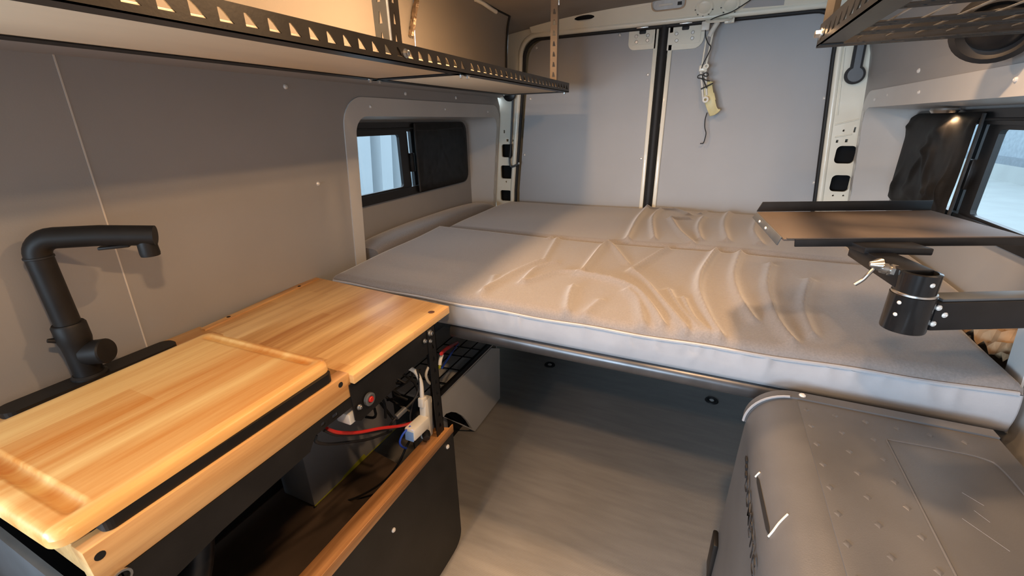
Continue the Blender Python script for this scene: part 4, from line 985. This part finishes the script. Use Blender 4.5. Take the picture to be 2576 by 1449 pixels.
# ------------------------------------------------------------------ laptop tray on a swivel arm
LT_ = thing('laptop_tray', 'brown topped laptop tray on a black swivel arm over the bed', 'tray', (.61, .80, 1.06))
TZ = 1.18
a_ = onZ(1905, 533, TZ); b_ = onZ(2343, 529, TZ); d_ = onZ(1972, 601, TZ); c_ = d_+(b_-a_)*1.08
dy_ = (d_-a_); dxv = (b_-a_)
slab('top_plate', [a_, b_, c_, d_], (0, 0, -.004), M_tray, LT_, .001)
ux = dxv.normalized(); uy = Vector((-ux.y, ux.x, 0))
slab('back_lip', [a_+uy*.002, b_+uy*.002, b_+uy*.002+Vector((0, 0, .022)), a_+ux*.01+uy*.002+Vector((0, 0, .022))], uy*.003, M_tray_edge if 'M_tray_edge' in globals() else M_plastic, LT_, .001)
slab('front_lip', [d_+ux*.018, c_, c_+Vector((0, 0, -.014)), d_+ux*.02+Vector((0, 0, -.014))], uy*-.003, M_plastic, LT_, .001)
le = (d_-a_).normalized(); lo_ = Vector((le.y, -le.x, 0)) if False else Vector((-abs(le.y), le.x, 0))
lo_ = -ux
slab('side_lip', [a_+le*.004, d_-le*.012, d_-le*.016+lo_*.004+Vector((0, 0, -.016)), a_+le*.004+lo_*.008+Vector((0, 0, -.012))], lo_*.002, M_rail_grey, LT_, .0006)
for t in (.30, .55): screw(a_.lerp(d_, t)+lo_*.008+Vector((0, 0, -.006)), lo_, LT_, .4)
tube('front_edge_bead', [d_+ux*.005+Vector((0, 0, .0005)), c_+Vector((0, 0, .0005))], .0016, M_tray, LT_, 6)
pc = onY(2290, 690, .80); pc2 = onY(2287, 820, .80)
px_, py_ = .606, .80
ptop, pmid, pbot = onY(2303, 683, .80).z, onY(2290, 733, .80).z, onY(2278, 826, .80).z
px_ = (onY(2303, 700, .80).x+onY(2285, 800, .80).x)/2
lathe('upper_post', [(.017, pmid), (.0255, pmid), (.0255, ptop), (.0205, ptop+.001), (.0205, pmid)], (px_, py_, 0), (0, 0, 1), M_gloss if 'M_gloss' in globals() else M_plastic, LT_, 36)
lathe('post_ring', [(.024, pmid-.003), (.0275, pmid-.002), (.0275, pmid+.001), (.024, pmid+.002)], (px_, py_, 0), (0, 0, 1), M_steel, LT_, 36)
lathe('lower_post', [(0, pbot), (.028, pbot), (.0285, pbot+.002), (.0285, pmid-.003), (.02, pmid-.001)], (px_, py_, 0), (0, 0, 1), M_gloss, LT_, 36)
ad = Vector((.905, .425, 0)).normalized(); an = Vector((-ad.y, ad.x, 0)); Mr = Matrix.Rotation(math.atan2(ad.y, ad.x), 3, 'Z')
Pm = Vector((px_, py_, 0)); az0, az1 = pbot+.004, pmid-.010
slab('arm', [Pm+ad*.020-an*.022+Vector((0, 0, az0)), Pm+ad*.285-an*.022+Vector((0, 0, az0)), Pm+ad*.285-an*.022+Vector((0, 0, az1)), Pm+ad*.020-an*.022+Vector((0, 0, az1))], an*.044, M_plastic, LT_, .004)
slab('arm_cap', [Pm+ad*.03-an*.018+Vector((0, 0, az1)), Pm+ad*.26-an*.018+Vector((0, 0, az1)), Pm+ad*.26+an*.010+Vector((0, 0, az1)), Pm+ad*.03+an*.010+Vector((0, 0, az1))], Vector((0, 0, .004)), M_rail_grey, LT_, .001)
for (u, v) in ((2363, 775), (2377, 793), (2348, 815)):
    d = _ray(u, v); p0 = Pm-an*.0225; t = (p0-CAM).dot(an)/d.dot(an); screw(CAM+d*t, -an, LT_, .62)
for (u, v) in ((2259, 753), (2249, 782)):
    q = onY(u, v, .795); dirv = Vector((q.x-px_, -.6*.0285, 0)).normalized(); screw(Vector((px_, py_, q.z))+dirv*.0285, dirv, LT_, .42)
q = onY(2318, 707, .795); screw(Vector((px_, py_, q.z))+Vector((.35, -.93, 0)).normalized()*.0255, (.35, -.93, 0), LT_, .5)
# mounting plate under the tray and the hinged bracket down to the post
tc_ = (a_+b_+c_+d_)/4; u1 = onZ(2175, 628, TZ-.016); 
slab('mount_plate', [onZ(2178, 622, TZ-.006), onZ(2352, 626, TZ-.006), onZ(2352, 626, TZ-.006)+uy*.10, onZ(2178, 622, TZ-.006)+uy*.10], (0, 0, -.012), M_plastic, LT_, .002)
bA = onZ(2205, 640, TZ-.020)+uy*.03; bB = Vector((px_-.004, py_+.004, ptop-.002))
hw = Vector((.019, -.010, 0))
bm = bmesh.new()
add_hull8(bm, [bA-hw+Vector((0, 0, .006)), bA+hw*1.6+Vector((0, 0, .006)), bB+Vector((.024, .006, .004)), bB+Vector((-.020, -.008, .004))], [bA-hw+Vector((0, 0, -.016)), bA+hw*1.6+Vector((0, 0, -.016)), bB+Vector((.024, .006, -.024)), bB+Vector((-.022, -.008, -.026))], .002)
finish('hinge_bracket', bm, M_plastic, LT_, True, 40)
k0 = onY(2256, 683, .815); k1 = onY(2198, 668, .815)
tube('clamp_bolt', [k0, k1], .006, M_nickel, LT_, 12)
tube('clamp_nut', [k0.lerp(k1, .05), k0.lerp(k1, .32)], .0095, M_nickel, LT_, 6)
tube('clamp_collar', [k0.lerp(k1, .45), k0.lerp(k1, .66)], .0085, M_nickel, LT_, 14)
tube('wing', [k1, onY(2210, 663, .81), onY(2188, 664, .81)], .0065, M_nickel, LT_, 10, rr_=[.006, .009, .004])
tube('lever', spline([onY(2198, 676, .812), onY(2184, 690, .81), onY(2170, 704, .81), onY(2150, 716, .81)], 4), .0028, M_nickel, LT_, 8, rr_=None)
wallm = Pm+ad*.285
box('wall_mount', (wallm.x+.012, wallm.y, (az0+az1)/2-.02), (.026, .07, .14), M_plastic, LT_, bev=.004)

# ------------------------------------------------------------------ window covers
def cover(name, label, sg, y0, y1, z0, z1, puff):
    T = thing(name, label, 'window cover', (sg*.97, (y0+y1)/2, z0))
    ol = rr(y0, z0, y1, z1, [.05, .012, .012, .05] if sg > 0 and False else ([.008, .055, .055, .008]), 6)
    NY, NZ = 70, 44; bm = bmesh.new(); rows = []; rng = random.Random(11)
    cre = [(rng.uniform(y0, y1), rng.uniform(z0, z1), rng.uniform(0, math.pi), rng.uniform(.004, .009), rng.uniform(.010, .02)) for _ in range(24)]
    for j in range(NZ+1):
        row = []
        for i in range(NY+1):
            y = y0+(y1-y0)*i/NY; z = z0+(z1-z0)*j/NZ; rad = .055
            cy = min(y, y1-rad); cz = min(max(z, z0+rad), z1-rad)
            if y > y1-rad and (z < z0+rad or z > z1-rad):
                vx, vz = y-cy, z-cz; l = math.hypot(vx, vz); m = max(abs(vx), abs(vz))
                if l > 1e-9: y, z = cy+vx/l*m, cz+vz/l*m
            e = min(y-y0+.02, y1-y, z-z0, z1-z); e = max(0, e); p = puff*(1-math.exp(-e/.02))
            for (a, b, th_, am, wd) in cre:
                d = ((y-a)*math.cos(th_)+(z-b)*math.sin(th_))/wd; l = ((y-a)*-math.sin(th_)+(z-b)*math.cos(th_))/.06
                p += am*puff/.012*math.exp(-d*d-l*l)*min(1, e/.08)
            row.append(bm.verts.new((sg*(.982-.004-p), y, z)))
        rows.append(row)
    for a, b in zip(rows, rows[1:]):
        for i in range(NY): bm.faces.new([a[i], a[i+1], b[i+1], b[i]])
    bmesh.ops.solidify(bm, geom=bm.faces[:], thickness=.0)
    finish('cloth', bm, M_quilt, T, True)
    per = [(y0, z0+.004), (y0, z1-.004)]
    tube('binding', [Vector((sg*.974, p[0], p[1])) for p in per], .005, M_quilt, T, 6)
    tube('hem', [Vector((sg*(.977-puff*.6), y0+(y1-y0)*t, z1-.032-.004*math.sin(6*t))) for t in (0, .2, .4, .6, .8, .93)], .0022, M_quilt, T, 6)
    return T
cover('window_cover', 'flat black cover over the rear half of the left window', -1, 1.735, 2.205, 1.072, 1.388, .003)
cover('window_cover', 'crinkled black quilted cover over the rear half of the right window', 1, 1.70, 2.215, 1.062, 1.385, .020)

# ------------------------------------------------------------------ things at the right wall
BP = thing('crumpled_paper', 'crumpled brown paper tucked between mattress and right wall', 'paper', (.93, 1.16, .88))
bm = bmesh.new(); rows = []
for j in range(9):
    row = []
    for i in range(13):
        row.append(bm.verts.new((.899+.011*j*.9, 1.10+.016*i, .90+.012*math.sin(i*1.7+j)+.010*random.random()+.006*j)))
    rows.append(row)
for a, b in zip(rows, rows[1:]):
    for i in range(12): bm.faces.new([a[i], a[i+1], b[i+1], b[i]])
finish('sheet', bm, M_paper, BP)

# ------------------------------------------------------------------ lamps
M_lampface = emit('warm_lamp_face', (1.0, .74, .45), 6)
for i, (x, y, pw) in enumerate(PUCKS):
    zc = ceil_z(x)
    P = thing('ceiling_puck_light', 'small round warm puck light in the van ceiling', 'lamp', (x, y, zc-.012), 'ceiling puck lights')
    lathe('bezel', [(.028, .0), (.038, 0), (.038, -.010), (.034, -.014), (.028, -.012)], (x, y, zc+.002), (0, 0, 1), M_steel, P, 24)
    lathe('diffuser', [(0, -.008), (.028, -.008)], (x, y, zc), (0, 0, 1), M_lampface, P, 20)
    l = area('puck_beam', (x, y, zc-.018), (x, y, 0), .07, .07, pw, WARM, 'DISK', 172)
    l.parent = P; l.matrix_parent_inverse = parent_world(P).inverted()
SPx, SPy, SPz = .945, 1.87, 1.392
P = thing('puck_spotlight', 'small chrome puck spotlight under the top of the right window recess', 'lamp', (SPx, SPy, SPz))
lathe('bezel', [(0, .006), (.034, .006), (.036, 0), (.030, -.008), (.022, -.008), (.020, -.004), (0, -.004)], (SPx, SPy, SPz), (0, 0, 1), M_steel, P, 28)
lathe('lens', [(0, -.0045), (.0195, -.0045)], (SPx, SPy, SPz), (0, 0, 1), M_lampface, P, 20)
sp = bpy.data.lights.new('spot_beam', 'SPOT'); sp.energy = 1.6; sp.color = WARM; sp.spot_size = R_(115); sp.spot_blend = .6; sp.shadow_soft_size = .012
so = bpy.data.objects.new('spot_beam', sp); COL.objects.link(so); so.location = (SPx, SPy-.02, SPz-.012); so.rotation_euler = Vector((.35, -.25, -1)).to_track_quat('-Z', 'Y').to_euler()
so.parent = P; so.matrix_parent_inverse = parent_world(P).inverted()

# ------------------------------------------------------------------ pieces of parts go one level deeper
def base(o): return o.name.split('.')[0]
def deeper(root, holder, pieces):
    hs = [c for c in root.children if base(c) == holder]
    if not hs: return
    for c in [c for c in root.children if base(c) in pieces and c not in hs]:
        h = min(hs, key=lambda q: (q.location-c.location).length)
        c.parent = h; c.matrix_parent_inverse = parent_world(h).inverted()
for D in (D1, D2): deeper(D, 'latch_plate', ('pressed_plate', 'catch', 'striker', 'dimple')); deeper(D, 'panel', ('screw',))
deeper(RF, 'frame_sheet', ('cavity', 'press_line')); deeper(RF, 'header_sheet', ('header_cavity', 'header_patch', 'pressed_disc')); deeper(RF, 'header_sheet', ('scuff',))
deeper(SH, 'front_rail', ('bolt',)); deeper(SH, 'hanging_strap', ('strap_tab', 'tab_hole')); deeper(RS, 'front_rail', ('bolt',))
deeper(dl, 'lens', ('bulb_holder', 'switch')); deeper(LA, 'mount_plate', ('mount_block', 'mount_lug', 'lug_nut')); deeper(LA, 'pivot_block', ('pivot_eye',))
deeper(KC, 'front_rail', ('bolt', 'button_ring', 'red_button')); deeper(KC, 'lower_panel', ('screw', 'panel_edging', 'panel_lip')); deeper(KC, 'face_panel', ('ring_pull', 'outlet_block'))
deeper(SK, 'front_plank', ('plug_hole',)); deeper(WT, 'back_strip', ('plug_hole',)); deeper(WT, 'panel', ('knot',))
deeper(FA, 'spout', ('spray_tip', 'spray_button', 'swivel_joint')); deeper(FA, 'body', ('handle_hub', 'handle_lever', 'base_ring'))
deeper(CO, 'lid_panel', ('stud', 'embossed_line', 'lid_scratch')); deeper(CO, 'lid_shell', ('handle_slot', 'slot_lip', 'lettering', 'emblem')); deeper(CO, 'end_trim', ('trim_highlight_bead', 'screw'))
deeper(LT_, 'arm', ('arm_cap',)); deeper(LT_, 'clamp_bolt', ('clamp_nut', 'clamp_collar', 'wing', 'lever')); deeper(LT_, 'top_plate', ('back_lip', 'front_lip', 'side_lip', 'front_edge_bead')); deeper(LT_, 'arm', ('screw',))
for W in (WL, WR): deeper(W, 'panel', ('screw',))
for T in [o for o in bpy.data.objects if o.parent is None and base(o) in ('trim_1', 'trim_2')]: deeper(T, 'flange', ('screw', 'tape_tab'))
for T in [o for o in bpy.data.objects if o.parent is None and base(o) in ('window_1', 'window_2')]: deeper(T, 'sash', ('latch',))
